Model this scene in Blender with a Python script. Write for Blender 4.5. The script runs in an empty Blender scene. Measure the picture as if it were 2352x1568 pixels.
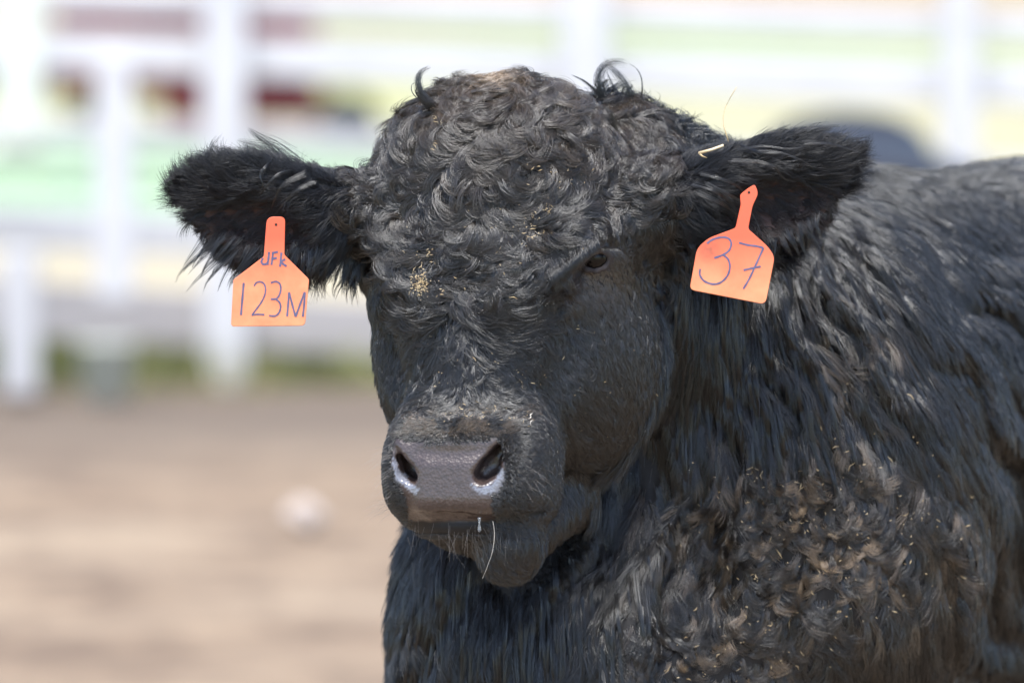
import bpy, bmesh, math, random
import numpy as np
from mathutils import Vector, Matrix

rng = np.random.default_rng(7)
random.seed(7)
scene = bpy.context.scene
COL = scene.collection
HAIR = True

# ------------------------------------------------------------------ camera, sky, sun
D0 = 8.0                      # distance of the bull's face
CAM_H = 1.5
PXA = 1.08 / 8 / 2352         # one unit of the modelling grid, in radians
S0 = PXA * D0                 # one grid unit at the face, in metres
PITCH = 1104 * PXA
cam_d = bpy.data.cameras.new('camera')
cam = bpy.data.objects.new('camera', cam_d)
COL.objects.link(cam)
cam.location = (0, 0, CAM_H)
cam.rotation_euler = (math.pi / 2 - PITCH, 0, 0)
cam_d.sensor_width = 36
cam_d.lens = 36 * 8 / 1.08
cam_d.clip_end = 2000
cam_d.dof.use_dof = True
cam_d.dof.focus_distance = 8.02
cam_d.dof.aperture_fstop = 3.9
scene.camera = cam

SUN_EL, SUN_ROT = math.radians(70), math.radians(190)
world = bpy.data.worlds.new('World'); scene.world = world
world.use_nodes = True
wn = world.node_tree.nodes; wl = world.node_tree.links
sky = wn.new('ShaderNodeTexSky'); sky.sky_type = 'NISHITA'
sky.sun_disc = False; sky.sun_elevation = SUN_EL; sky.sun_rotation = SUN_ROT
sky.dust_density = 1.5; sky.air_density = 1.0; sky.ozone_density = 1.0
bg = wn['Background']; bg.inputs['Strength'].default_value = 0.15
wl.new(sky.outputs['Color'], bg.inputs['Color'])
sun_d = bpy.data.lights.new('sun', 'SUN')
sun_d.energy = 2.7; sun_d.angle = math.radians(24); sun_d.color = (1.0, 0.95, 0.88)
sun = bpy.data.objects.new('sun', sun_d); COL.objects.link(sun)
_az = SUN_ROT
sdir = Vector((math.sin(_az) * math.cos(SUN_EL), math.cos(_az) * math.cos(SUN_EL), math.sin(SUN_EL)))
sun.rotation_euler = sdir.to_track_quat('Z', 'Y').to_euler()

scene.view_settings.view_transform = 'Standard'
scene.view_settings.look = 'None'
scene.view_settings.exposure = 1.15
scene.view_settings.gamma = 1
scene.render.hair_type = 'STRAND' if False else scene.render.hair_type
scene.cycles.use_denoising = True
scene.cycles.max_bounces = 8

CP, SP = math.cos(PITCH), math.sin(PITCH)
def unproj(x, y, w):
    """grid coordinates (right, down, away from the face plane) -> world metres (arrays or numbers)"""
    d = D0 + np.asarray(w, float) * S0
    a = (np.asarray(x, float) - 1176) * PXA * d
    b = -(np.asarray(y, float) - 784) * PXA * d
    return np.stack(np.broadcast_arrays(a, CP * d + SP * b, CAM_H - SP * d + CP * b), -1)
def U(x, y, w=0):
    return Vector(unproj(x, y, w).tolist())
def ground_d(y):              # distance at which the ground passes a given row
    return CAM_H / ((y + 320) * PXA)
def vdir(dx, dy, dw=0.0):     # grid direction -> world direction (small-angle)
    return np.stack(np.broadcast_arrays(np.asarray(dx, float), CP * np.asarray(dw, float) - SP * np.asarray(dy, float),
                                        -SP * np.asarray(dw, float) - CP * np.asarray(dy, float)), -1)

# ------------------------------------------------------------------ helpers
def tag(o, label=None, cat=None, group=None, kind=None):
    if label: o['label'] = label
    if cat: o['category'] = cat
    if group: o['group'] = group
    if kind: o['kind'] = kind
    return o
def link(o, parent=None):
    COL.objects.link(o)
    if parent: 
        o.parent = parent
        o.matrix_parent_inverse = parent.matrix_world.inverted() if False else Matrix.Translation(-parent.location)
    return o
def empty(name, loc=(0, 0, 0)):
    o = bpy.data.objects.new(name, None); o.location = loc
    o.empty_display_size = 0.1
    return link(o)
def mesh_obj(name, verts, faces, mats=(), parent=None, smooth=False):
    me = bpy.data.meshes.new(name)
    me.from_pydata([tuple(v) for v in verts], [], faces)
    me.update()
    if smooth: me.polygons.foreach_set('use_smooth', [True] * len(me.polygons))
    for m in (mats if isinstance(mats, (list, tuple)) else [mats]): me.materials.append(m)
    return link(bpy.data.objects.new(name, me), parent)
def bm_obj(name, bm, mat, parent=None, smooth=False):
    me = bpy.data.meshes.new(name)
    bm.to_mesh(me); bm.free()
    if smooth: me.polygons.foreach_set('use_smooth', [True] * len(me.polygons))
    me.materials.append(mat)
    return link(bpy.data.objects.new(name, me), parent)
def bm_box(bm, c, size, rot=None, bevel=0.0):
    g = bmesh.ops.create_cube(bm, size=1.0)
    M = Matrix.Translation(c) @ (rot.to_4x4() if rot else Matrix.Identity(4)) @ Matrix.Diagonal((*size, 1))
    bmesh.ops.transform(bm, matrix=M, verts=g['verts'])
    if bevel:
        es = list({e for v in g['verts'] for e in v.link_edges})
        bmesh.ops.bevel(bm, geom=es, offset=bevel, segments=2, affect='EDGES', profile=0.5)
def tube(path, radii, seg=8):
    """tapered tube mesh along a path -> verts, faces"""
    P = [Vector(p) for p in path]; V = []; F = []
    n = len(P)
    for i, p in enumerate(P):
        t = (P[min(i + 1, n - 1)] - P[max(i - 1, 0)]).normalized()
        a = t.cross(Vector((0, 0, 1)) if abs(t.z) < .9 else Vector((1, 0, 0))).normalized()
        b = t.cross(a)
        r = radii[i] if hasattr(radii, '__len__') else radii
        for k in range(seg):
            th = 2 * math.pi * k / seg
            V.append(p + a * math.cos(th) * r + b * math.sin(th) * r)
    for i in range(n - 1):
        for k in range(seg):
            F.append((i * seg + k, i * seg + (k + 1) % seg, (i + 1) * seg + (k + 1) % seg, (i + 1) * seg + k))
    F.append(tuple(range(seg))[::-1]); F.append(tuple((n - 1) * seg + k for k in range(seg)))
    return V, F

class NT:
    def __init__(s, name):
        s.m = bpy.data.materials.new(name); s.m.use_nodes = True
        s.n = s.m.node_tree.nodes; s.l = s.m.node_tree.links
        s.b = s.n['Principled BSDF']; s.o = s.n['Material Output']
    def new(s, t, **k):
        q = s.n.new(t)
        for a, v in k.items():
            if a in q.inputs: q.inputs[a].default_value = v
            else: setattr(q, a, v)
        return q
    def noise(s, scale, detail=4, rough=.55, vec=None):
        q = s.new('ShaderNodeTexNoise'); q.inputs['Scale'].default_value = scale
        q.inputs['Detail'].default_value = detail; q.inputs['Roughness'].default_value = rough
        if vec is not None: s.l.new(vec, q.inputs['Vector'])
        return q
    def ramp(s, src, stops):
        q = s.new('ShaderNodeValToRGB'); cr = q.color_ramp
        while len(cr.elements) < len(stops): cr.elements.new(0.5)
        for e, (p, c) in zip(cr.elements, stops):
            e.position = p; e.color = (*c, 1) if len(c) == 3 else c
        s.l.new(src, q.inputs['Fac']); return q
    def pos(s):
        g = s.new('ShaderNodeNewGeometry'); return g.outputs['Position']
    def bump(s, src, strength=.3, dist=.01):
        q = s.new('ShaderNodeBump'); q.inputs['Strength'].default_value = strength
        q.inputs['Distance'].default_value = dist
        s.l.new(src, q.inputs['Height']); s.l.new(q.outputs['Normal'], s.b.inputs['Normal']); return q
def simple_mat(name, c1, c2, scale=8, rough=.6, bump=0, bdist=.005, **k):
    t = NT(name); p = t.pos()
    n = t.noise(scale, 5, .6, p)
    r = t.ramp(n.outputs['Fac'], [(.35, c1), (.65, c2)])
    t.l.new(r.outputs['Color'], t.b.inputs['Base Color'])
    t.b.inputs['Roughness'].default_value = rough
    for a, v in k.items(): t.b.inputs[a.replace('_', ' ')].default_value = v
    if bump: t.bump(n.outputs['Fac'], bump, bdist)
    return t.m

# ------------------------------------------------------------------ ground
def ground_material():
    t = NT('dry_lot_soil'); p = t.pos()
    n1 = t.noise(.8, 5, .6, p); n2 = t.noise(3.2, 6, .65, p); n3 = t.noise(14, 5, .6, p)
    r1 = t.ramp(n1.outputs['Fac'], [(.3, (.20, .140, .092)), (.5, (.268, .196, .130)), (.72, (.325, .25, .172))])
    r2 = t.ramp(n2.outputs['Fac'], [(.36, (.55, .52, .52)), (.55, (1, 1, 1)), (.7, (1.12, 1.12, 1.12))])
    mx = t.new('ShaderNodeMix', data_type='RGBA', blend_type='MULTIPLY'); mx.inputs[0].default_value = .75
    t.l.new(r1.outputs['Color'], mx.inputs[6]); t.l.new(r2.outputs['Color'], mx.inputs[7])
    r3 = t.ramp(n3.outputs['Fac'], [(.35, (.7, .7, .7)), (.6, (1.05, 1.05, 1.05))])
    m2 = t.new('ShaderNodeMix', data_type='RGBA', blend_type='MULTIPLY'); m2.inputs[0].default_value = .5
    t.l.new(mx.outputs[2], m2.inputs[6]); t.l.new(r3.outputs['Color'], m2.inputs[7])
    # a damp, darker band of soil along the foot of the fence
    sx = t.new('ShaderNodeSeparateXYZ'); t.l.new(p, sx.inputs[0])
    nn = t.noise(.7, 3, .5, p)
    ad = t.new('ShaderNodeMath', operation='MULTIPLY_ADD'); t.l.new(nn.outputs['Fac'], ad.inputs[0]); ad.inputs[1].default_value = 1.6
    t.l.new(sx.outputs['Y'], ad.inputs[2])
    mr = t.new('ShaderNodeMapRange'); t.l.new(ad.outputs[0], mr.inputs[0])
    mr.inputs[1].default_value = 19.2; mr.inputs[2].default_value = 21.3
    m3 = t.new('ShaderNodeMix', data_type='RGBA'); t.l.new(mr.outputs[0], m3.inputs[0])
    t.l.new(m2.outputs[2], m3.inputs[6]); m3.inputs[7].default_value = (.13, .10, .074, 1)
    t.l.new(m3.outputs[2], t.b.inputs['Base Color']); t.b.inputs['Roughness'].default_value = .95
    t.bump(n3.outputs['Fac'], .5, .03)
    return t.m
def soil():
    xs = np.linspace(-6, 7, 150); ys = np.linspace(3, 22.0, 220)
    X, Y = np.meshgrid(xs, ys)
    Z = .014 * np.sin(X * 3.1 + 1.7 * np.sin(Y * 2.3)) * np.sin(Y * 2.9 + np.sin(X * 2.2)) + .009 * np.sin(X * 9 + Y * 7) * np.sin(Y * 11 - X * 5)
    Z = Z - .02
    V = np.stack([X, Y, Z], -1).reshape(-1, 3); n = len(xs)
    F = [(j * n + i, j * n + i + 1, (j + 1) * n + i + 1, (j + 1) * n + i) for j in range(len(ys) - 1) for i in range(n - 1)]
    o = mesh_obj('lot_soil', V, F, MAT_SOIL, smooth=True)
    tag(o, kind='structure')
MAT_SOIL = ground_material()
soil()
def field():
    t = NT('field_ground'); p = t.pos()
    sx = t.new('ShaderNodeSeparateXYZ'); t.l.new(p, sx.inputs[0])
    n = t.noise(.25, 3, .5, p); n2 = t.noise(2.5, 4, .6, p)
    ad = t.new('ShaderNodeMath', operation='MULTIPLY_ADD'); t.l.new(n.outputs['Fac'], ad.inputs[0]); ad.inputs[1].default_value = 3.0
    t.l.new(sx.outputs['Y'], ad.inputs[2])
    mr = t.new('ShaderNodeMapRange'); t.l.new(ad.outputs[0], mr.inputs[0])
    mr.inputs[1].default_value = 20; mr.inputs[2].default_value = 100
    straw = (.42, .36, .22); green = (.17, .24, .13); yel = (.34, .34, .12); olive = (.19, .20, .07)
    def q(y): return (y + 1.5 - 20) / 80
    r = t.ramp(mr.outputs[0], [(0, olive), (q(24), (.25, .25, .10)), (q(25.2), straw), (q(30), (.40, .35, .24)), (q(33), (.20, .32, .15)),
                               (q(41), green), (q(44), (.40, .39, .26)), (q(52), yel), (q(66), (.24, .27, .12)), (q(80), (.36, .26, .16))])
    r2 = t.ramp(n2.outputs['Fac'], [(.3, (.75, .75, .75)), (.7, (1.2, 1.2, 1.2))])
    dry = t.new('ShaderNodeMapRange'); t.l.new(sx.outputs['X'], dry.inputs[0]); dry.inputs[1].default_value = -1; dry.inputs[2].default_value = 2
    md = t.new('ShaderNodeMix', data_type='RGBA'); t.l.new(dry.outputs[0], md.inputs[0]); t.l.new(r.outputs['Color'], md.inputs[6])
    rr = t.ramp(mr.outputs[0], [(0, (.37, .34, .21)), (q(45), (.37, .34, .21)), (q(58), (.33, .33, .18)), (q(70), (.22, .30, .14)), (q(84), (.34, .25, .16))])
    t.l.new(rr.outputs['Color'], md.inputs[7]); r = md
    mx = t.new('ShaderNodeMix', data_type='RGBA', blend_type='MULTIPLY'); mx.inputs[0].default_value = 1
    t.l.new(r.outputs[2], mx.inputs[6]); t.l.new(r2.outputs['Color'], mx.inputs[7])
    t.l.new(mx.outputs[2], t.b.inputs['Base Color']); t.b.inputs['Roughness'].default_value = .95
    o = mesh_obj('ground', [(-900, -300, -.05), (900, -300, -.05), (900, 1500, -.05), (-900, 1500, -.05)], [(0, 1, 2, 3)], t.m)
    tag(o, kind='structure')
field()

def grass_tufts():
    """rough grass along the foot of the fence"""
    r = np.random.default_rng(3)
    V = []; F = []
    for _ in range(9000):
        x = r.uniform(-4, 5); y = r.normal(22.4, .5); 
        if y < 21.6: y = 21.6 + (21.6 - y)
        if math.sin(x * 1.9) + math.sin(x * .83 + 1) < -.9: continue
        h = r.uniform(.04, .16); a = r.uniform(0, 6.28); lean = r.normal(0, .05, 2)
        c, s = math.cos(a) * .006, math.sin(a) * .006
        i = len(V)
        V += [(x - c, y - s, -.05), (x + c, y + s, -.05), (x + lean[0] * .4 + c * .7, y + lean[1] * .4 + s * .7, h * .55 - .02), (x + lean[0], y + lean[1], h)]
        F += [(i, i + 1, i + 2), (i, i + 2, i + 3)]
    o = mesh_obj('grass', V, F, simple_mat('grass_blades', (.14, .17, .05), (.32, .31, .14), 3, .7))
    tag(o, 'rough yellow green grass along the foot of the white fence', 'grass', kind='stuff')
grass_tufts()

# ------------------------------------------------------------------ fences beyond the lot
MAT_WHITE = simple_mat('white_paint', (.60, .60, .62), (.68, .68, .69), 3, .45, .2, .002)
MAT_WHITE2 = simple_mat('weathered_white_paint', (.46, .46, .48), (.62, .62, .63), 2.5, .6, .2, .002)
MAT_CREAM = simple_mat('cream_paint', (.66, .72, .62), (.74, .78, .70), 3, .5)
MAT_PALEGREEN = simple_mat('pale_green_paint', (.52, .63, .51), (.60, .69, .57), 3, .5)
MAT_SHADEDBOARD = simple_mat('shaded_board', (.34, .32, .32), (.50, .47, .46), 2.0, .7)  # white board whose shade is put into the grey colour
def at(x, y, d):
    w = (d - D0) / S0
    return U(x, y, w)
def rail(parent, name, x0, y0, x1, y1, d, th, mat, thick=.03):
    a = at(x0, y0, d); b = at(x1, y1, d)
    L = (b - a).length; c = (a + b) / 2
    ang = math.atan2(b.z - a.z, b.x - a.x)
    bm = bmesh.new()
    bm_box(bm, c, (L, thick, th * PXA * d), Matrix.Rotation(-ang, 3, 'Y'), .006)
    return bm_obj(name, bm, mat, parent)
def post(parent, name, x, y0, y1, d, wpx, mat, thick=.06):
    a = at(x, y0, d); b = at(x, y1, d)
    bm = bmesh.new()
    bm_box(bm, Vector((a.x, a.y, (a.z + b.z) / 2)), (wpx * PXA * d, thick, abs(a.z - b.z)), None, .008)
    return bm_obj(name, bm, mat, parent)

FD = 22.0
f = empty('board_fence', (0, FD, 0))
tag(f, 'long white board fence at the far edge of the dirt lot', 'fence')
# (y at x=0, y at x=2352, thickness, material)
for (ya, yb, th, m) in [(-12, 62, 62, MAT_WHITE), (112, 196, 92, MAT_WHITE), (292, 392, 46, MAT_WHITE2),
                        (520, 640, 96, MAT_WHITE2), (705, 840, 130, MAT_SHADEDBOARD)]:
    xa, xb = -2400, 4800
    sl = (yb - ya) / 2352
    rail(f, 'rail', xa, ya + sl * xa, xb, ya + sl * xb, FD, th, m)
for x, w in [(515, 104), (1345, 112), (2205, 78), (3030, 88), (-760, 88)]:
    post(f, 'post', x, -150, 900, FD - .12, w, MAT_WHITE, .09)
# separate short white uprights in front of the boards
p = post(None, 'gate_upright', 262, 118, 690, FD - .9, 86, MAT_WHITE, .05)
p = tag(p, 'short white upright standing in front of the fence boards', 'upright')
def gate_panel():
    g = empty('panel_gate', at(40, 900, FD - .5)); tag(g, 'pale greenish white panel gate at the far left end of the fence', 'gate')
    post(g, 'stile', 46, -120, 335, FD - .6, 96, MAT_CREAM, .06)
    post(g, 'stile', -330, -120, 880, FD - .6, 90, MAT_CREAM, .06)
    rail(g, 'rail', -330, 330, 92, 345, FD - .55, 40, MAT_CREAM)
    rail(g, 'rail', -330, -60, 92, -55, FD - .55, 40, MAT_CREAM)
gate_panel()
p = tag(post(None, 'wooden_post', 45, 575, 905, FD - .7, 86, MAT_WHITE2, .08), 'stubby white post rising from the soil at far left', 'post')
# far green rail fence
g = empty('pasture_fence', (0, 33, 0)); tag(g, 'pale green rail fence further back in the pasture', 'fence')
for y in (330, 395, 462):
    rail(g, 'rail', -1500, y - 10, 1300, y + 18, 33, 34, MAT_PALEGREEN)
for x in (-900, 160, 1180): post(g, 'post', x, 300, 600, 33.05, 30, MAT_PALEGREEN)
# low white bucket at foot of fence
def bucket():
    c = at(245, 845, FD - .9); c.z = 0
    prof = [(.055, 0), (.062, .005), (.075, .15), (.08, .155), (.08, .165), (.073, .165), (.06, .012), (0, .01)]
    V = []; F = []; N = 24
    for r, z in prof:
        for k in range(N): V.append((c.x + r * math.cos(k * 2 * math.pi / N), c.y + r * math.sin(k * 2 * math.pi / N), z))
    for i in range(len(prof) - 1):
        for k in range(N): F.append((i * N + k, i * N + (k + 1) % N, (i + 1) * N + (k + 1) % N, (i + 1) * N + k))
    o = mesh_obj('bucket', V, F, simple_mat('dull_pale_plastic', (.40, .43, .36), (.50, .52, .46), 9, .6), smooth=True)
    tag(o, 'small pale bucket on the grass below the short upright', 'bucket')
bucket()

# red farm trailer behind the fence
def trailer():
    red = simple_mat('faded_red_paint', (.13, .010, .018), (.20, .018, .025), 1.5, .5)
    dark = simple_mat('dark_rubber', (.02, .02, .022), (.04, .04, .045), 4, .8)
    grey = simple_mat('galvanised_grey', (.16, .16, .2), (.24, .24, .28), 3, .5)
    d = 40.0
    c = at(430, 180, d); c.z = 0
    r = empty('farm_trailer', c); tag(r, 'faded red farm trailer parked beyond the white fence', 'trailer')
    bm = bmesh.new(); bm_box(bm, c + Vector((0, 0, .57)), (1.35, 1.0, .52), None, .02)
    bm_box(bm, c + Vector((0, -.52, .84)), (1.4, .06, .05)); bm_obj('bed', bm, red, r)
    bm = bmesh.new(); bm_box(bm, c + Vector((.3, 0, .20)), (.85, .9, .14), None, .01); bm_obj('skirt', bm, red, r)
    bm = bmesh.new(); bm_box(bm, c + Vector((0, 0, .285)), (1.4, .9, .03)); bm_obj('chassis', bm, dark, r)
    bm = bmesh.new(); bm_box(bm, c + Vector((-.9, 0, .45)), (.42, .8, .3), None, .03); bm_obj('toolbox', bm, grey, r)
    for sx in (-.42, .86):
        bm = bmesh.new()
        bmesh.ops.create_cone(bm, cap_ends=True, segments=28, radius1=.17, radius2=.17, depth=.12,
                              matrix=Matrix.Translation(c + Vector((sx, -.45, .12))) @ Matrix.Rotation(math.pi / 2, 4, 'X'))
        t = bm_obj('wheel', bm, dark, r)
        bm = bmesh.new()
        bmesh.ops.create_cone(bm, cap_ends=True, segments=20, radius1=.08, radius2=.07, depth=.14,
                              matrix=Matrix.Translation(c + Vector((sx, -.45, .12))) @ Matrix.Rotation(math.pi / 2, 4, 'X'))
        o = bm_obj('rim', bm, grey, t)
trailer()
# pale stone on the soil
def stone(x, y, r, label, seed=0, flat=.55):
    d = ground_d(y); c = at(x, y, d); c.z = 0
    bm = bmesh.new(); bmesh.ops.create_icosphere(bm, subdivisions=4, radius=1)
    ra = random.Random(seed); ph = [ra.uniform(0, 6) for _ in range(6)]
    for v in bm.verts:
        k = 1 + .12 * math.sin(v.co.x * 3 + ph[0]) * math.cos(v.co.y * 2.5 + ph[1]) + .07 * math.sin(v.co.z * 5 + ph[2] + v.co.x * 4)
        v.co = Vector((v.co.x * r * k, v.co.y * r * k * .8, v.co.z * r * flat * k))
    bmesh.ops.translate(bm, verts=bm.verts, vec=c + Vector((0, 0, r * flat * .6)))
    o = bm_obj('stone', bm, simple_mat('pale_limestone', (.44, .37, .33), (.56, .49, .44), 30, .8, .4, .003), None, True)
    tag(o, label, 'stone')
stone(700, 1205, .046, 'round pale stone lying alone on the brown dirt', 5, .8)

# ------------------------------------------------------------------ implicit surface modelling
class Field:
    def __init__(s, xs, ys, zs):
        s.ax = [np.asarray(a, np.float32) for a in (xs, ys, zs)]
        s.F = np.full([len(a) for a in s.ax], 300.0, np.float32)
    def region(s, lo, hi):
        return tuple(slice(max(0, int(np.searchsorted(a, l)) - 1), int(np.searchsorted(a, h)) + 1) for a, l, h in zip(s.ax, lo, hi))
    def grid(s, sl):
        return (s.ax[0][sl[0]][:, None, None], s.ax[1][sl[1]][None, :, None], s.ax[2][sl[2]][None, None, :])
    def add(s, fn, lo, hi, k=30, cut=False):
        m = k + 12
        sl = s.region([a - m for a in lo], [a + m for a in hi])
        X, Y, Z = s.grid(sl); g = fn(X, Y, Z).astype(np.float32); f = s.F[sl]
        if cut:
            g = -g; h = np.maximum(k - np.abs(f - g), 0) / k; s.F[sl] = np.maximum(f, g) + h * h * k * .25
        else:
            h = np.maximum(k - np.abs(f - g), 0) / k; s.F[sl] = np.minimum(f, g) - h * h * k * .25
    def ell(s, c, r, R=None, k=30, cut=False):
        R = np.eye(3) if R is None else np.array(R); r = np.array(r, float)
        e = np.sqrt(((R * r[None, :]) ** 2).sum(1)) + 5
        def fn(X, Y, Z):
            dx, dy, dz = X - c[0], Y - c[1], Z - c[2]
            a = [(R[0, i] * dx + R[1, i] * dy + R[2, i] * dz) for i in range(3)]
            k0 = np.sqrt(sum((a[i] / r[i]) ** 2 for i in range(3))) + 1e-6
            k1 = np.sqrt(sum((a[i] / r[i] ** 2) ** 2 for i in range(3))) + 1e-9
            return k0 * (k0 - 1) / k1
        s.add(fn, np.array(c) - e, np.array(c) + e, k, cut)
    def cap(s, a, b, ra, rb, k=30, cut=False):
        a = np.array(a, float); b = np.array(b, float); ab = b - a; L2 = (ab ** 2).sum() + 1e-9
        def fn(X, Y, Z):
            t = np.clip(((X - a[0]) * ab[0] + (Y - a[1]) * ab[1] + (Z - a[2]) * ab[2]) / L2, 0, 1)
            return np.sqrt((X - a[0] - ab[0] * t) ** 2 + (Y - a[1] - ab[1] * t) ** 2 + (Z - a[2] - ab[2] * t) ** 2) - (ra + (rb - ra) * t)
        R = max(ra, rb) + 5
        s.add(fn, np.minimum(a, b) - R, np.maximum(a, b) + R, k, cut)
    def chain(s, pts, rad, k=30, cut=False):
        for i in range(len(pts) - 1): s.cap(pts[i], pts[i + 1], rad[i], rad[i + 1], k, cut)
    def rbox(s, c, h, r, R=None, k=30):
        R = np.eye(3) if R is None else np.array(R); h = np.array(h, float)
        e = np.sqrt(((R * h[None, :]) ** 2).sum(1)) * 1.2 + 5
        def fn(X, Y, Z):
            dx, dy, dz = X - c[0], Y - c[1], Z - c[2]
            q = [np.abs(R[0, i] * dx + R[1, i] * dy + R[2, i] * dz) - (h[i] - r) for i in range(3)]
            return np.sqrt(sum(np.maximum(v, 0) ** 2 for v in q)) + np.minimum(np.maximum(np.maximum(q[0], q[1]), q[2]), 0) - r
        s.add(fn, np.array(c) - e, np.array(c) + e, k)
    def nets(s):
        F = s.F; ax = s.ax; S = F < 0
        c = [S[i:S.shape[0] - 1 + i, j:S.shape[1] - 1 + j, k:S.shape[2] - 1 + k] for i in (0, 1) for j in (0, 1) for k in (0, 1)]
        alln = c[0].copy(); anyn = c[0].copy()
        for q in c[1:]: alln &= q; anyn |= q
        act = anyn & ~alln
        I, J, K = np.nonzero(act)
        idx = np.full(act.shape, -1, np.int32); idx[I, J, K] = np.arange(len(I))
        corn = [(i, j, k) for i in (0, 1) for j in (0, 1) for k in (0, 1)]
        val = {q: F[I + q[0], J + q[1], K + q[2]] for q in corn}
        pos = {q: np.stack([ax[0][I + q[0]], ax[1][J + q[1]], ax[2][K + q[2]]], -1) for q in corn}
        acc = np.zeros((len(I), 3)); cnt = np.zeros(len(I))
        for q in corn:
            for d in range(3):
                if q[d] == 0:
                    p = list(q); p[d] = 1; p = tuple(p)
                    a, b = val[q], val[p]; m = (a < 0) != (b < 0)
                    t = np.where(m, a / np.where(m, a - b, 1), 0)
                    acc += np.where(m[:, None], pos[q] + (pos[p] - pos[q]) * t[:, None], 0); cnt += m
        V = acc / cnt[:, None]
        faces = []
        for d in range(3):
            o = [x for x in range(3) if x != d]
            n = list(S.shape)
            a = [slice(None)] * 3; b = [slice(None)] * 3
            a[d] = slice(0, n[d] - 1); b[d] = slice(1, n[d])
            for q in o: a[q] = slice(1, n[q] - 1); b[q] = slice(1, n[q] - 1)
            A = S[tuple(a)]; B = S[tuple(b)]
            E = np.array(np.nonzero(A != B))
            flip = A[tuple(E)]
            base = E.copy()
            for q in o: base[q] += 1
            def cell(du, dv):
                x = base.copy(); x[o[0]] -= du; x[o[1]] -= dv
                return idx[tuple(x)]
            quad = np.stack([cell(1, 1), cell(0, 1), cell(0, 0), cell(1, 0)], -1)
            if d == 1: flip = ~flip
            quad[~flip] = quad[~flip][:, ::-1]
            faces.append(quad)
        return V, np.concatenate(faces)
def build_mesh(name, V, Q, mat, parent=None):
    me = bpy.data.meshes.new(name)
    me.vertices.add(len(V)); me.vertices.foreach_set('co', np.ascontiguousarray(V, np.float32).ravel())
    me.loops.add(Q.size); me.loops.foreach_set('vertex_index', Q.astype(np.int32).ravel())
    me.polygons.add(len(Q)); me.polygons.foreach_set('loop_start', np.arange(0, Q.size, 4, dtype=np.int32))
    me.update(calc_edges=True); me.validate()
    me.polygons.foreach_set('use_smooth', np.ones(len(me.polygons), bool))
    me.materials.append(mat)
    return link(bpy.data.objects.new(name, me), parent)

def rot3(ax, deg):
    a = math.radians(deg); c, s = math.cos(a), math.sin(a)
    return np.array({'x': [[1, 0, 0], [0, c, -s], [0, s, c]], 'y': [[c, 0, s], [0, 1, 0], [-s, 0, c]], 'z': [[c, -s, 0], [s, c, 0], [0, 0, 1]]}[ax])
def lin(*segs):
    out = []
    for a, b, st in segs: out += list(np.arange(a, b, st))
    return out + [segs[-1][1]]

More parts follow.
